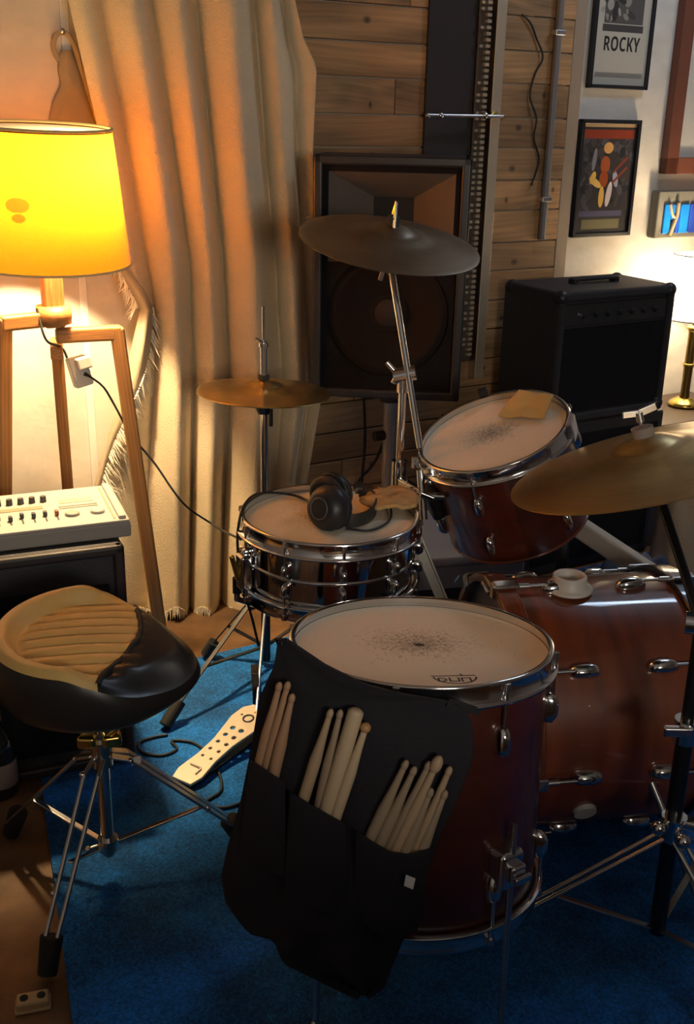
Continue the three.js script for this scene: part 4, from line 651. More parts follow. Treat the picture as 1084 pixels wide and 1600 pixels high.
// bass drum
const BD = (() => { const r = ray(902, 1095), k = 1.95 / -r.z, p = camera.position.clone().addScaledVector(r, k); const a = rad(9.5); return { p: V(p.x, 0.290, p.z), ax: V(Math.cos(a), 0, -Math.sin(a)), R: 0.254, L: 0.36 }; })();
{
  const t = thing('bass_drum', 'large red brown bass drum lying on its side with a black front hoop', 'bass drum', BD.p.clone()); t.quaternion.copy(quatTo(BD.ax, V(0, 1, 0)));  // local y along the axis, local x up
  const { R, L } = BD;
  part(t, 'shell', lathe([[R - 0.008, -L / 2], [R, -L / 2 + 0.003], [R, L / 2 - 0.003], [R - 0.008, L / 2], [R - 0.010, L / 2 - 0.004], [R - 0.010, -L / 2 + 0.004], [R - 0.008, -L / 2]], 160), M.shell);
  const hoop = (y0, y1) => lathe([[R - 0.004, y0], [R + 0.011, y0], [R + 0.013, y0 + 0.003], [R + 0.013, y1 - 0.003], [R + 0.011, y1], [R - 0.004, y1], [R - 0.004, y0]], 160);
  part(t, 'batter_hoop', hoop(-L / 2 - 0.026, -L / 2 + 0.016), M.shell); part(t, 'front_hoop', hoop(L / 2 - 0.018, L / 2 + 0.026), phys(col(0.012, 0.012, 0.014), 0.35, { clearcoat: 0.6 }), 'black lacquered hoop');
  part(t, 'batter_head', new THREE.CircleGeometry(R, 96).rotateX(Math.PI / 2).translate(0, -L / 2 - 0.002, 0), std(col(0.13, 0.11, 0.10), 0.4));
  part(t, 'front_head', new THREE.CircleGeometry(R, 96).rotateX(-Math.PI / 2).translate(0, L / 2 + 0.002, 0), std(col(0.02, 0.02, 0.022), 0.35));
  const lg = lugGeo(0.062, 0.03, 0.024), lp = 0.078, reach = L / 2 - lp;
  for (let k = 0; k < 8; k++) for (const sd of [-1, 1]) {
    const a = rad(4 + k * 45), ux = Math.cos(a), uz = -Math.sin(a);   // from straight up towards the camera
    const m = part(t, 'lug', lg, M.chrome); m.position.set(ux * (R - 0.001), sd * lp, uz * (R - 0.001)); m.rotation.y = Math.atan2(ux, uz);
    const rd = part(m, 'claw_rod', join(new THREE.CylinderGeometry(0.0034, 0.0034, reach, 8).translate(0, sd * (0.02 + reach / 2), 0.016), new THREE.CylinderGeometry(0.006, 0.006, 0.026, 10).translate(0, sd * (reach - 0.03), 0.016)), M.chromeSoft);
    part(rd, 'claw', join(rbox(0.026, 0.05, 0.008, 0.003).translate(0, sd * (reach + 0.004), 0.021), rbox(0.02, 0.008, 0.03, 0.003).translate(0, sd * (reach + 0.029), 0.008)), M.chrome);
    if (sd < 0) part(rd, 't_handle', new THREE.CylinderGeometry(0.0035, 0.0035, 0.045, 8).rotateZ(Math.PI / 2).translate(0, sd * (reach + 0.045), 0.016), M.chrome);
  }
  part(t, 'tom_mount', lathe([[0.002, 0], [0.047, 0], [0.048, 0.004], [0.045, 0.008], [0.035, 0.010], [0.034, 0.030], [0.032, 0.032], [0.027, 0.032], [0.025, 0.030], [0.024, 0.004], [0.002, 0.004]], 48).applyMatrix4(new THREE.Matrix4().makeBasis(V(0, 1, 0), V(1, 0, 0), V(0, 0, -1)).setPosition(R - 0.001, -0.05, -0.012)), M.creamPlastic, 'pale round mount plate with a raised ring');
  { const a = rad(118), ux = Math.cos(a), uz = -Math.sin(a); part(t, 'badge', put(new THREE.CylinderGeometry(0.022, 0.024, 0.01, 28).rotateX(Math.PI / 2), ux * (R + 0.003), -0.06, uz * (R + 0.003), Math.atan2(ux, uz)), M.creamPlastic, 'pale round cap'); }
  t.updateMatrixWorld(true); const inv = t.matrixWorld.clone().invert(), loc = (p) => p.clone().applyMatrix4(inv);
  for (const sz of [1, -1]) { const s0 = BD.p.clone().addScaledVector(BD.ax, 0.10).add(V(0, -0.05, sz * (R - 0.004))), s1 = s0.clone().add(V(0.10, 0, sz * 0.12)).setY(0.0175); part(t, 'spur', rod(loc(s0), loc(s1), 0.007), M.chromeSoft); }
}

// ---------------------------------------------------------------- cymbals and stands
function cymbalGeo(R, bellR, bellH, drop) {
  const pts = [[0.006, bellH]]; for (let i = 1; i <= 8; i++) { const f = i / 8; pts.push([lerp(0.006, bellR, f), bellH * (1 - 0.72 * f * f)]); }
  for (let i = 1; i <= 16; i++) { const f = i / 16; pts.push([lerp(bellR, R, f), bellH * 0.28 - drop * Math.pow(f, 1.5) - bellH * 0.28 * smooth(f * 3)]); }
  const under = pts.slice().reverse().map(([x, y]) => [x, y - 0.0012]); return lathe([...pts, ...under], 128);
}
const grooves = tex(512, 16, (u, v, x) => 0.5 + 0.5 * (hash(x, 1, 7) - 0.5), false);
const cymMat = (c, r) => { const t = tex(256, 256, (u, v) => { const k = 0.9 + 0.35 * (fbm(u * 7, v * 5, 171, 4) - 0.5) + 0.05 * (hash(Math.floor(v * 256), 3, 9) - 0.5); return [k, k * (0.98 + 0.04 * fbm(u * 9, v * 9, 172, 2)), k]; }); return std(c, r, { metalness: 1, map: t, side: THREE.DoubleSide }); };
function tripod(root, x, z, hTop, hLow, feet, mat, flat, footR = 0.012, hBase = 0.009) {
  for (const [fx, fz] of feet) {
    const f = V(fx, hBase + 0.02, fz), m = V(x, hTop, z), dir = f.clone().sub(m), side = dir.clone().cross(V(0, 1, 0)).normalize();
    for (const k of flat ? [0] : [-0.011, 0.011]) wpart(root, 'leg', flat ? bar(m.clone().addScaledVector(side, k), f.clone().addScaledVector(side, k * 0.6), 0.012, 0.004, side) : rod(m.clone().addScaledVector(side, k), f.clone().addScaledVector(side, k * 0.6), 0.0042), mat);
    wpart(root, 'rubber_foot', rod(f.clone().lerp(m, 0.14), f.clone().setY(hBase + footR * 0.7), footR), M.rubber);
    wpart(root, 'brace', bar(V(x, hLow, z), m.clone().lerp(f, 0.62), 0.012, 0.004, side), mat);
  }
}
// crash cymbal on a boom stand
{
  const d = 2.36, n = discNormal(611, 366, 0.28, 9.1), c = at(611, 366, d);
  const y = c.clone();
  const K = thing('crash_cymbal', 'grey brown crash cymbal tilted in front of the loudspeaker', 'cymbal', c.clone()); K.quaternion.copy(quatTo(n, CX));
  part(K, 'disc', cymbalGeo(0.2055, 0.055, 0.022, 0.020), cymMat(col(0.34, 0.28, 0.20), 0.42));
  const joint = at(631, 585, 2.37), pbase = V(joint.x - 0.002, 0, joint.z), tilt = at(611, 420, 2.355), low = at(656, 700, 2.36);
  const S = thing('crash_stand', 'chrome boom stand holding the crash cymbal and the rack tom', 'cymbal stand', pbase.clone().setY(0.009));
  const jt = V(pbase.x, joint.y, pbase.z);
  wpart(S, 'lower_tube', rod(V(pbase.x, 0.05, pbase.z), V(pbase.x, 0.62, pbase.z), 0.0125), M.chrome);
  wpart(S, 'upper_tube', rod(V(pbase.x, 0.6, pbase.z), jt, 0.0095), M.chrome);
  const ck = onWall(0, 0, 0), hClamp = at(622, 765, 2.37).y;
  wpart(S, 'height_clamp', rod(V(pbase.x, hClamp - 0.035, pbase.z), V(pbase.x, hClamp + 0.04, pbase.z), 0.019), M.chrome);
  wpart(S, 'boom_arm', rod(low, tilt, 0.0078), M.chrome);
  wpart(S, 'boom_clamp', join(basis(new THREE.CylinderGeometry(0.018, 0.018, 0.05, 24), jt.clone().addScaledVector(CX, 0.004), V(1, 0.25, 0.1)), rod(jt.clone().add(V(0, -0.04, 0)), jt.clone().add(V(0, 0.0, 0)), 0.014)), M.chrome);
  wpart(S, 'wing_screw', join(rod(jt.clone().addScaledVector(CX, -0.012), jt.clone().addScaledVector(CX, -0.038).add(V(0, 0.028, 0)), 0.0065, 0.005), rod(jt.clone().addScaledVector(CX, -0.012), jt.clone().addScaledVector(CX, -0.022).add(V(0, -0.02, 0)), 0.006)), M.chrome);
  wpart(S, 'tilter', join(basis(new THREE.CylinderGeometry(0.011, 0.011, 0.034, 20), tilt.clone().addScaledVector(CX, 0.006), V(1, 0.2, 0)), ball(tilt, 0.013)), M.chrome);
  wpart(S, 'tilter_wing', bar(tilt.clone().addScaledVector(CX, -0.014).add(V(0, 0.012, 0)), tilt.clone().addScaledVector(CX, -0.024).add(V(0, -0.026, 0)), 0.01, 0.005), M.chrome);
  const topP = c.clone().addScaledVector(n, 0.07);
  wpart(S, 'stem', rod(tilt, topP, 0.004), M.chrome);
  wpart(S, 'felt', join(rod(c.clone().addScaledVector(n, 0.022), c.clone().addScaledVector(n, 0.04), 0.014), rod(c.clone().addScaledVector(n, -0.012), c.clone().addScaledVector(n, 0.014), 0.014)), M.felt);
  wpart(S, 'wing_nut', rod(topP.clone().addScaledVector(n, -0.024), topP.clone().addScaledVector(n, 0.004), 0.007, 0.003), M.chrome);
  tripod(S, pbase.x, pbase.z, 0.32, 0.1, [[pbase.x + 0.10, pbase.z - 0.11], [pbase.x - 0.2, pbase.z - 0.12], [pbase.x + 0.03, pbase.z + 0.10]], M.chromeSoft, true);
  // clamp and arm out to the rack tom
  const q0 = at(628, 772, 2.37), q1 = at(661, 772, 2.34), mnt = RT.p.clone().add(V(Math.sin(rad(-78)) * 1, 0, 0).multiplyScalar(0)).clone();
  wpart(S, 'tom_clamp', join(bar(V(pbase.x, q0.y, pbase.z), q1, 0.022, 0.022, V(0, 1, 0)), ball(at(643, 770, 2.345), 0.014), basis(rbox(0.034, 0.012, 0.008, 0.003), at(667, 776, 2.32), V(0.4, 1, 0))), M.chrome);
  wpart(S, 'tom_arm', join(rod(at(662, 812, 2.34), at(656, 735, 2.345), 0.0085), rod(at(658, 775, 2.34), at(694, 776, 2.335), 0.008)), M.chrome);
  const font = await new FontLoader().loadAsync('fonts/droid/droid_sans_bold.typeface.json');
  const tg = new TextGeometry('R', { font, size: 0.022, depth: 0.008, bevelEnabled: true, bevelSize: 0.001, bevelThickness: 0.001, bevelSegments: 1 }).rotateY(rad(4)); const tp = at(641, 729, 2.34); tg.translate(tp.x, tp.y, tp.z);
  wpart(S, 'clamp_letter', tg, M.chromeSoft, 'pale metal letter R');
}
// ride cymbal
{
  const n = discNormal(1010, 702, 0.255, -12.8), c = at(1010, 702, 1.90);
  const K = thing('ride_cymbal', 'wide golden ride cymbal tilted over the bass drum', 'cymbal', c.clone()); K.quaternion.copy(quatTo(n, CX));
  part(K, 'disc', cymbalGeo(0.255, 0.062, 0.026, 0.026), cymMat(col(0.62, 0.44, 0.19), 0.36));
  const b = V(0.577, 0, -1.53), top = V(0.582, 0.655, -1.555);
  const S = thing('ride_stand', 'dark chrome boom stand in front of the bass drum holding the ride cymbal', 'cymbal stand', b.clone().setY(0.009));
  const mid = b.clone().lerp(top, 0.73); mid.y = 0.47;
  wpart(S, 'lower_tube', rod(V(b.x, 0.05, b.z), mid, 0.0145), M.darkMetal);
  wpart(S, 'upper_tube', rod(mid.clone().add(V(0, -0.02, 0)), top, 0.011), M.darkMetal);
  wpart(S, 'height_clamp', join(rod(mid.clone().add(V(0, -0.03, 0)), mid.clone().add(V(0, 0.012, 0)), 0.021), basis(rbox(0.05, 0.018, 0.014, 0.004), mid.clone().add(V(-0.02, 0.0, 0.02)), V(0, 1, 0))), M.chrome);
  const st = c.clone().addScaledVector(n, -0.03);
  wpart(S, 'boom_arm', rod(top, st, 0.0085), M.darkMetal);
  wpart(S, 'boom_clamp', basis(new THREE.CylinderGeometry(0.019, 0.019, 0.05, 24), top, V(1, 0, 0.3)), M.chrome);
  wpart(S, 'stem', rod(st, c.clone().addScaledVector(n, 0.065), 0.004), M.chrome);
  wpart(S, 'felt', join(rod(c.clone().addScaledVector(n, 0.025), c.clone().addScaledVector(n, 0.042), 0.02), rod(c.clone().addScaledVector(n, -0.02), c.clone().addScaledVector(n, 0.01), 0.016)), std(col(0.28, 0.24, 0.21), 0.95));
  const wn = c.clone().addScaledVector(n, 0.052);
  wpart(S, 'wing_nut', join(rod(wn, wn.clone().addScaledVector(n, 0.018), 0.007), bar(wn.clone().addScaledVector(n, 0.016), wn.clone().addScaledVector(n, 0.03).addScaledVector(CX, 0.034), 0.014, 0.006), bar(wn.clone().addScaledVector(n, 0.016), wn.clone().addScaledVector(n, 0.012).addScaledVector(CX, -0.03), 0.012, 0.006)), M.chromeSoft);
  wpart(S, 'leg_collar', join(rod(V(b.x, 0.255, b.z), V(b.x, 0.30, b.z), 0.022), ball(V(b.x - 0.03, 0.285, b.z + 0.015), 0.013), ball(V(b.x + 0.01, 0.27, b.z + 0.03), 0.014), basis(rbox(0.05, 0.014, 0.01, 0.004), V(b.x + 0.03, 0.29, b.z + 0.02), V(0.3, 1, 0))), M.chrome);
  tripod(S, b.x, b.z, 0.27, 0.055, [[0.262, -1.545], [b.x + 0.16, b.z + 0.28], [b.x + 0.2, b.z - 0.24]], M.chromeSoft, false);
}
// hi-hat
{
  const d = 2.62, n = discNormal(412, 613, 0.225, 2), c = at(412, 612, d), x = c.x, z = c.z;
  const S = thing('hi_hat', 'pair of golden hi-hat cymbals on a chrome stand in front of the curtain', 'hi-hat', V(x, 0.009, z));
  const gm = cymMat(col(0.80, 0.60, 0.24), 0.32);
  wpart(S, 'top_cymbal', basis(cymbalGeo(0.1655, 0.05, 0.022, 0.010), c.clone().addScaledVector(n, 0.010), n, CX), gm);
  wpart(S, 'bottom_cymbal', basis(cymbalGeo(0.1655, 0.05, 0.022, 0.010).rotateX(Math.PI), c.clone().addScaledVector(n, -0.012), n, CX), gm);
  const rodTop = at(411, 470, 2.62).y, cl = at(413, 550, 2.62).y;
  wpart(S, 'pull_rod', rod(V(x, c.y - 0.05, z), V(x, rodTop, z), 0.0034), M.chrome);
  wpart(S, 'clutch', join(rod(V(x, c.y + 0.03, z), V(x, cl + 0.035, z), 0.0085), rod(V(x, cl + 0.02, z), V(x, cl + 0.03, z), 0.012), rod(V(x, cl + 0.03, z), V(x - 0.018, cl + 0.042, z + 0.01), 0.004)), M.chrome);
  wpart(S, 'felt', join(rod(V(x, c.y + 0.028, z), V(x, c.y + 0.042, z), 0.014), rod(V(x, c.y - 0.04, z), V(x, c.y - 0.03, z), 0.02)), M.felt);
  wpart(S, 'seat_cup', join(rod(V(x, c.y - 0.055, z), V(x, c.y - 0.038, z), 0.016, 0.024), rod(V(x + 0.018, c.y - 0.085, z + 0.01), V(x + 0.018, c.y - 0.04, z + 0.01), 0.005)), M.darkMetal);
  wpart(S, 'upper_tube', rod(V(x, 0.42, z), V(x, c.y - 0.05, z), 0.0095), M.chrome);
  wpart(S, 'lower_tube', rod(V(x, 0.03, z), V(x, 0.44, z), 0.0125), M.darkMetal);
  wpart(S, 'height_clamp', rod(V(x, 0.41, z), V(x, 0.46, z), 0.019), M.chrome);
  const f1 = onH(258, 1140, 0.009), f2 = onH(322, 1028, 0.009), f3 = V(x + 0.2, 0.009, z - 0.18);
  tripod(S, x, z, 0.26, 0.07, [[f1.x, f1.z], [f2.x, f2.z], [f3.x, f3.z]], M.blackPaint, true, 0.016);
  // pedal
  const heel = onH(284, 1222, 0.02), toe = onH(408, 1108, 0.065), ln = heel.distanceTo(toe), dir = toe.clone().sub(heel).normalize(), sd = dir.clone().cross(V(0, 1, 0)).normalize(), up = sd.clone().cross(dir).normalize();
  const sh = new THREE.Shape(), wv = table([[0, 0.026], [0.1, 0.034], [0.3, 0.027], [0.5, 0.028], [0.8, 0.044], [0.93, 0.04], [1, 0.022]]);
  for (let i = 0; i <= 30; i++) { const f = i / 30; (i ? sh.lineTo : sh.moveTo).call(sh, wv(f), f * ln); } for (let i = 30; i >= 0; i--) sh.lineTo(-wv(i / 30), i / 30 * ln);
  for (let i = 0; i < 5; i++) for (const s of [-1, 1]) { const h = new THREE.Path(); h.absarc(s * 0.0125, ln * (0.30 + i * 0.095), 0.0045 + 0.0012 * i * 0.6, 0, 6.3, true); sh.holes.push(h); }
  for (const [hx, f, r] of [[0.022, 0.86, 0.004], [-0.024, 0.85, 0.004], [0.0, 0.92, 0.003]]) { const h = new THREE.Path(); h.absarc(hx, ln * f, r, 0, 6.3, true); sh.holes.push(h); }
  const g = new THREE.ExtrudeGeometry(sh, { depth: 0.005, bevelEnabled: true, bevelSize: 0.001, bevelThickness: 0.001, bevelSegments: 1, curveSegments: 10 });
  g.applyMatrix4(new THREE.Matrix4().makeBasis(sd, dir, up).setPosition(heel)); if (new THREE.Vector3().crossVectors(sd, dir).dot(up) < 0) g.scale(1, 1, 1);
  const pw = wpart(S, 'footboard', g, std(col(0.70, 0.62, 0.48), 0.35, { metalness: 0.25 }), 'pale perforated foot pedal');
  const rp = heel.clone().addScaledVector(dir, ln * 0.83).addScaledVector(up, 0.007);
  wpart(pw, 'emblem_ring', basis(new THREE.TorusGeometry(0.0125, 0.002, 8, 28).rotateX(Math.PI / 2), rp, up), M.darkMetal);
  wpart(pw, 'heel_bracket', join(bar(heel.clone().addScaledVector(dir, 0.05).addScaledVector(sd, -0.016).addScaledVector(up, 0.008), heel.clone().addScaledVector(dir, 0.05).addScaledVector(sd, 0.016).addScaledVector(up, 0.008), 0.004, 0.003), bar(heel.clone().addScaledVector(dir, 0.05).addScaledVector(sd, 0.016).addScaledVector(up, 0.008), heel.clone().addScaledVector(dir, 0.03).addScaledVector(sd, 0.016).addScaledVector(up, 0.008), 0.004, 0.003)), M.chromeSoft);
  wpart(S, 'heel_plate', bar(heel.clone().setY(0.013), V(toe.x, 0.013, toe.z), 0.05, 0.006, sd), M.darkMetal);
  wpart(S, 'frame_post', join(bar(onH(400, 1112, 0.02), onH(400, 1112, 0.02).setY(0.13), 0.016, 0.008, CX), bar(V(x - 0.03, 0.022, z + 0.02), onH(402, 1112, 0.022), 0.02, 0.008, CX)), M.darkMetal);
  wpart(S, 'pull_chain', rod(toe.clone().addScaledVector(dir, -0.02), V(x, 0.2, z), 0.004), M.chromeSoft);
}
// loose cable on the rug
single('rug_cable', pipe([onH(262, 1148, 0.0125), onH(240, 1152, 0.0125), onH(218, 1160, 0.0125), onH(222, 1175, 0.0125), onH(255, 1180, 0.0125), onH(276, 1170, 0.0125), onH(268, 1158, 0.0125), onH(300, 1160, 0.0125), onH(330, 1185, 0.0125), onH(345, 1235, 0.0125), onH(320, 1255, 0.0125), onH(350, 1262, 0.0125), onH(390, 1250, 0.0125)], 0.0035, 120, 8), M.cable, 'thin black cable looping over the blue rug beside the pedal', 'cable');

// ---------------------------------------------------------------- drum throne
{
  const c = V(-0.452, 0, -1.70), seatH = 0.525, yaw = rad(8);
  const T = thing('drum_throne', 'drum throne on chrome tripod legs, its black saddle seat coloured tan for lamp glow', 'stool', c.clone().setY(0.009));
  const rows = [], NA = 140;
  const outline = (a) => { const ca = Math.cos(a), sa = Math.sin(a); const front = smooth((ca + 0.1) / 1.1); return [Math.sign(ca) * Math.pow(Math.abs(ca), ca > 0 ? 0.86 : 1) * (ca > 0 ? 0.186 : 0.178), sa * (0.188 - 0.045 * front * Math.abs(ca))]; };
  const topY = (x, z, rho, ca) => {
    const rear = smooth((0.45 - ca) / 0.7); let y = 0.016 * (1 - rho * rho);
    y += rear * 0.034 * smooth((rho - 0.72) / 0.16) * (1 - 0.35 * smooth((rho - 0.93) / 0.07)); y -= 0.030 * smooth((x - 0.06) / 0.12);
    const zone = smooth((0.80 - rho) / 0.08) * smooth((0.10 - x) / 0.05) * smooth((x + 0.14) / 0.03); const f = ((z / 0.034) % 1 + 1) % 1; y += zone * 0.0095 * Math.pow(Math.abs(Math.sin(Math.PI * f)), 0.5) - zone * 0.006;
    y -= 0.024 * (1 - rear) * smooth((rho - 0.74) / 0.26); return y;
  };
  const rho = []; for (let i = 0; i <= 60; i++) rho.push(i / 60 * 0.985);
  const ring = (fn) => { const r = []; for (let j = 0; j <= NA; j++) { const a = -j / NA * Math.PI * 2; r.push(fn(a)); } rows.push(r); };
  for (const q of rho) ring((a) => { const [ox, oz] = outline(a), x = ox * q, z = oz * q; return V(x, topY(x, z, q, Math.cos(a)), z); });
  const place = (g) => g.rotateY(yaw).translate(c.x, seatH, c.z), topRows = rows.slice();
  const sides = [[1.0, -0.006], [1.012, -0.016], [1.018, -0.03], [1.01, -0.05], [0.985, -0.07], [0.93, -0.082], [0.83, -0.090], [0.6, -0.094], [0.0, -0.095]];
  rows.splice(0, rows.length - 1);
  for (const [q, dy] of sides) ring((a) => { const [ox, oz] = outline(a), e = topY(ox, oz, 1, Math.cos(a)), k = smooth(-dy / 0.09); return V(ox * q, lerp(e, 0, k) + dy, oz * q); });
  // tan paints lamp glow onto the black ribbed pad, ending at an added seam
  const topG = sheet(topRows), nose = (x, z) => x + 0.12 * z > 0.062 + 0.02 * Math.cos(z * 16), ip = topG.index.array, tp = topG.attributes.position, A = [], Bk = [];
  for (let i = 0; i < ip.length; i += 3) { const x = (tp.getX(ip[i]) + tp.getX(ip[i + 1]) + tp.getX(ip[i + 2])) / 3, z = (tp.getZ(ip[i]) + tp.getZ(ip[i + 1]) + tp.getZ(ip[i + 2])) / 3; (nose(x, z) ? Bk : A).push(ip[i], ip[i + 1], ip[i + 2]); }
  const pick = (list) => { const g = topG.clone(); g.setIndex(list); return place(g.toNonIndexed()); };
  wpart(T, 'lamplit_pad', pick(A), phys(col(0.66, 0.44, 0.15), 0.36, { bumpMap: rep(noiseBump, 14, 14), bumpScale: 0.0004, side: THREE.DoubleSide }), 'ribbed black leather pad coloured tan for lamp glow');
  const seam = []; for (let j = 0; j < NA; j++) for (let i = 0; i < topRows.length - 1; i++) { const p = topRows[i][j], q = topRows[i + 1][j]; if (nose(p.x, p.z) !== nose(q.x, q.z)) seam.push(p.clone().lerp(q, 0.5)); }
  seam.sort((p, q) => p.z - q.z); const thin = seam.filter((p, i) => i % 6 === 0 || i === seam.length - 1);
  wpart(T, 'seam_piping', place(pipe(thin, 0.0055, 90, 8)), M.rubber);
  wpart(T, 'seat_nose', pick(Bk), phys(col(0.02, 0.019, 0.019), 0.3, { side: THREE.DoubleSide }), 'black leather nose');
  wpart(T, 'seat_skirt', place(sheet(rows)), phys(col(0.02, 0.019, 0.019), 0.34, { side: THREE.DoubleSide }), 'black leather skirt');
  wpart(T, 'seat_plate', put(rbox(0.14, 0.012, 0.14, 0.004), c.x, seatH - 0.100, c.z), M.darkMetal);
  wpart(T, 'post', rod(V(c.x, 0.06, c.z), V(c.x, seatH - 0.096, c.z), 0.0125), M.chrome);
  wpart(T, 'sleeve', rod(V(c.x, 0.265, c.z), V(c.x, 0.32, c.z), 0.02), M.chrome);
  wpart(T, 'clamp', join(put(rbox(0.036, 0.026, 0.03, 0.008), c.x - 0.022, 0.325, c.z + 0.012), put(rbox(0.036, 0.026, 0.03, 0.008), c.x + 0.024, 0.330, c.z + 0.014, 0.3), rod(V(c.x + 0.02, 0.34, c.z + 0.02), V(c.x + 0.045, 0.365, c.z + 0.02), 0.005)), M.brass);
  const feet = [V(c.x - 0.05, 0, c.z + 0.262), V(c.x - 0.225, 0, c.z - 0.11), V(c.x + 0.245, 0, c.z - 0.10)];
  feet.forEach((f, k) => {
    const m = V(c.x, 0.285, c.z), o = f.clone().sub(m).setY(0).normalize(), side = o.clone().cross(V(0, 1, 0)), hb = 0.009, fp = f.clone().setY(hb + 0.045);
    const knee = m.clone().addScaledVector(o, 0.05).add(V(0, -0.012, 0));
    for (const s of [-0.014, 0.014]) { const a = m.clone().addScaledVector(o, 0.016).addScaledVector(side, s * 0.7), b = knee.clone().addScaledVector(side, s), e = fp.clone().addScaledVector(side, s * 0.75); wpart(T, 'leg', k ? join(bar(a, b, 0.018, 0.005, side), bar(b, e, 0.018, 0.005, side)) : join(rod(a, b, 0.0042), rod(b, e, 0.0042), ball(b, 0.0044, 8)), M.chromeSoft); }
    wpart(T, 'rubber_foot', join(rod(fp.clone().addScaledVector(knee.clone().sub(fp).normalize(), 0.03), f.clone().addScaledVector(o, 0.006).setY(hb + 0.008), 0.02, 0.017)), M.rubber);
    wpart(T, 'brace', bar(V(c.x, 0.085, c.z).addScaledVector(o, 0.012), knee.clone().lerp(fp, k ? 0.68 : 0.5), 0.011, 0.0045, side), M.chrome);
    wpart(T, 'rivet', join(ball(knee.clone().addScaledVector(side, 0.018), 0.006, 10), ball(knee.clone().lerp(fp, 0.68).addScaledVector(side, 0.016), 0.006, 10)), M.chrome);
  });
  wpart(T, 'lower_collar', join(rod(V(c.x, 0.072, c.z), V(c.x, 0.098, c.z), 0.02), ball(V(c.x - 0.035, 0.085, c.z + 0.02), 0.007, 10), rod(V(c.x, 0.085, c.z), V(c.x - 0.035, 0.085, c.z + 0.02), 0.004)), M.chrome);
  wpart(T, 'leg_label', put(rbox(0.018, 0.016, 0.003, 0.001), c.x + 0.062, 0.268, c.z - 0.01, 0.5), M.whitePaint, 'small white sticker');
}

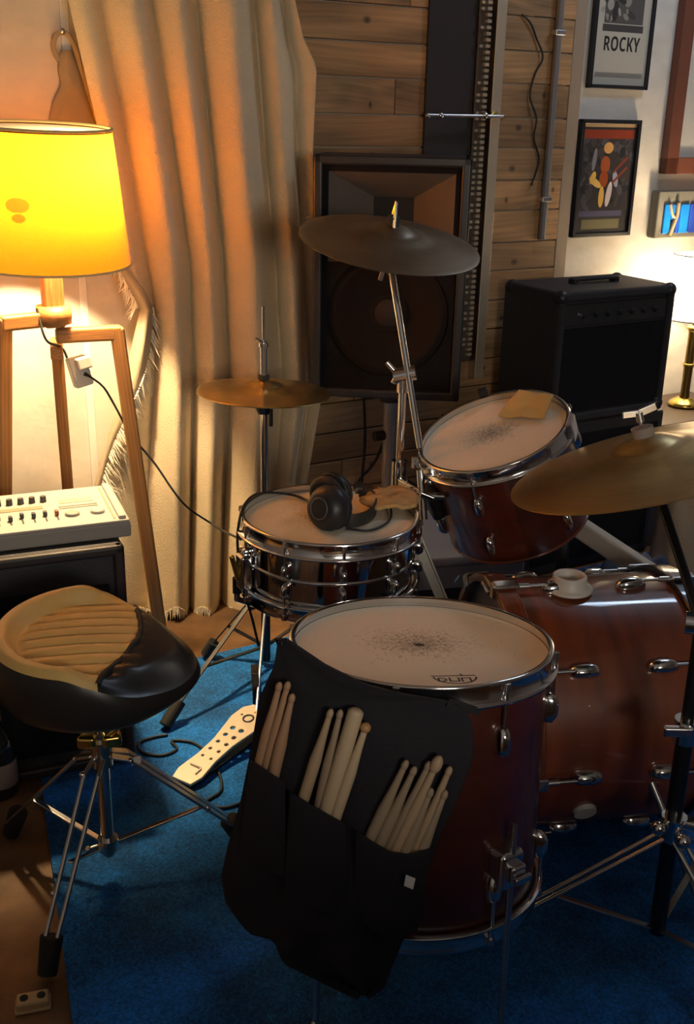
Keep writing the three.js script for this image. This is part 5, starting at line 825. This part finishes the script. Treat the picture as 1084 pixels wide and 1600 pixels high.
// ---------------------------------------------------------------- stick bag and drumsticks
{
  // the bag hangs as a gently curved sheet in front of the floor tom
  const Rc = 0.42, front = 0.232, toCam = V(-TOM.p.x, 0, -TOM.p.z).normalize(), ctr = TOM.p.clone().addScaledVector(toCam, front - Rc).setY(0);
  const hang = (px, py, off = 0) => { const r = ray(px, py), o = camera.position; let k = 1.3; let p; for (let i = 0; i < 60; i++) { p = o.clone().addScaledVector(r, k); const R = Rc + off + 0.15 * Math.max(0, TOM.p.y - p.y), e = Math.hypot(p.x - ctr.x, p.z - ctr.z) - R; k += e * 0.7; } return p; };
  const L = table([[1000, 434], [1040, 428], [1090, 405], [1170, 392], [1250, 376], [1320, 356], [1370, 345], [1410, 352], [1440, 372], [1460, 390], [1470, 428], [1505, 441], [1530, 490], [1556, 558]]);
  const R = table([[1000, 446], [1040, 506], [1070, 568], [1088, 640], [1096, 700], [1108, 724], [1130, 738], [1185, 739], [1250, 714], [1300, 690], [1400, 655], [1500, 614], [1540, 596], [1556, 572]]);
  const wave = (a, v) => 0.012 * Math.sin(a * 11 + 1) * smooth((v - 0.35) / 0.4) + 0.006 * vnoise(a * 6, v * 8, 161);
  const rows = [], NR = 70, NC = 60;
  for (let i = 0; i <= NR; i++) { const py = lerp(1000, 1556, i / NR), row = []; for (let j = 0; j <= NC; j++) { const a = j / NC; row.push(hang(lerp(L(py), R(py), a), py, wave(a, i / NR))); } rows.push(row); }
  const base = hang(560, 1556); const B = thing('stick_bag', 'black cloth stick bag hanging open on the floor tom', 'bag', base.clone());
  wpart(B, 'cloth', sheet(rows, 0.006), M.bagCloth);
  const pocket = (pts, y1, spreadL, spreadR) => { const t = table(pts), x0 = pts[0][0], x1 = pts[pts.length - 1][0], rw = []; for (let i = 0; i <= 16; i++) { const v = i / 16, row = []; for (let j = 0; j <= 24; j++) { const u = j / 24, px = lerp(x0, x1, u), py0 = t(px), py = lerp(py0, py0 + y1, v); row.push(hang(px + lerp(spreadL, spreadR, u) * v, py, (0.013 + 0.019 * Math.pow(Math.sin(Math.PI * clamp(u * 0.94 + 0.03)), 0.5)) * (1 - 0.7 * v) + 0.004)); } rw.push(row); } wpart(B, 'pocket', sheet(rw, 0.003), M.bagCloth); };
  pocket([[390, 1188], [408, 1200], [430, 1215], [446, 1222]], 150, -18, 0);
  pocket([[452, 1238], [475, 1253], [512, 1274], [540, 1288]], 160, -10, 8);
  pocket([[556, 1299], [580, 1316], [612, 1334], [640, 1337], [674, 1326]], 130, -6, -22);
  wpart(B, 'strap', join(bar(hang(440, 1003, 0.004), TOM.p.clone().addScaledVector(TOM.n, 0.012).addScaledVector(V(Math.sin(rad(-80)), 0, Math.cos(rad(-80))), TOM.R + 0.012), 0.012, 0.003), bar(hang(700, 1098, 0.004), TOM.p.clone().addScaledVector(TOM.n, 0.002).addScaledVector(V(Math.sin(rad(20)), 0, Math.cos(rad(20))), TOM.R + 0.012), 0.012, 0.003)), M.rubber);
  const tg = sheet([[hang(634, 1367, 0.044), hang(649, 1373, 0.044)], [hang(631, 1384, 0.044), hang(645, 1390, 0.044)]], 0.001);
  wpart(B, 'tag', tg, std(col(0.62, 0.62, 0.66), 0.7), 'small white cloth tag');
  const sticks = [
    [437, 1068, 405, 1197, 0, 0, 0.012], [450, 1067, 414, 1210, 0, 0, 0.010], [457, 1086, 426, 1217, 0, 0, 0.014],
    [517, 1110, 472, 1255, 1, 0, 0.013], [532, 1111, 499, 1262, 1, 1, 0.010], [557, 1108, 509, 1272, 1, 2, 0.014], [574, 1128, 522, 1282, 1, 2, 0.015],
    [635, 1190, 576, 1315, 2, 1, 0.013], [648, 1200, 590, 1325, 2, 1, 0.014], [671, 1192, 607, 1329, 2, 1, 0.011], [686, 1185, 614, 1337, 2, 0, 0.016], [674, 1234, 629, 1339, 2, 1, 0.018], [703, 1200, 644, 1339, 2, 0, 0.012], [696, 1237, 656, 1335, 2, 1, 0.016]];
  const names = ['orange brown drumstick closest to the pedal in the three stick cluster', 'orange brown drumstick between its two neighbours in the three stick cluster', 'orange brown drumstick with the lowest tip in the three stick cluster',
    'slim tan drumstick on the pedal side of the four stick cluster', 'thin dark drumstick behind the thick pale one in the stick bag', 'thick pale drumstick with its blunt butt end up in the stick bag', 'pale drumstick with a round brown ball tip in the stick bag',
    'greyish drumstick on the pedal side of the crowded seven stick cluster', 'greyish drumstick second from the pedal side of the crowded seven stick cluster', 'greyish drumstick tucked behind the mallet in the crowded seven stick cluster', 'drumstick with a fat wooden mallet head in the crowded seven stick cluster', 'short greyish drumstick standing in front of the mallet shaft', 'brown drumstick closest to the floor tom lug in the crowded seven stick cluster', 'short greyish drumstick right above the white tag of the stick bag'];
  sticks.forEach(([x0, y0, x1, y1, grp, mi, off], i) => {
    const a = hang(x0, y0, off + 0.004), b0 = hang(x1, y1, off), dir = b0.clone().sub(a).normalize(), b = b0.clone().addScaledVector(dir, 0.012), len = a.distanceTo(b), r = i === 5 ? 0.0115 : 0.0088;
    const shaft = i === 5 ? [[0, len], [0.006, len], [r, len - 0.004], [r, 0.004], [0.006, 0], [0, 0]] : [[0, len - 0.008], [0.0042, len - 0.010], [0.0058, len - 0.045], [r, len - 0.085], [r, 0.003], [r * 0.8, 0], [0, 0]];
    const S = thing('drumstick', names[i], 'drumstick', b.clone(), ['drumsticks next to the snare side', 'drumsticks in the middle of the bag', 'drumsticks beside the white tag'][grp]);
    S.quaternion.copy(quatTo(a.clone().sub(b), CX)); const m = M.stick[grp === 0 ? 3 : mi];
    part(S, 'shaft', lathe(shaft, 20), m);
    if (i !== 5) { const tr = i === 6 ? 0.0078 : i === 10 ? 0.0085 : 0.0052; part(S, 'tip', new THREE.SphereGeometry(tr, 14, 10).scale(1, i === 6 ? 1 : 1.7, 1).translate(0, len - tr * 1.2, 0), i === 6 ? std(col(0.42, 0.24, 0.10), 0.4) : m); }
  });
}
scene.traverse((o) => { if (o.isMesh) o.castShadow = o.receiveShadow = true; });
renderer.render(scene, camera);
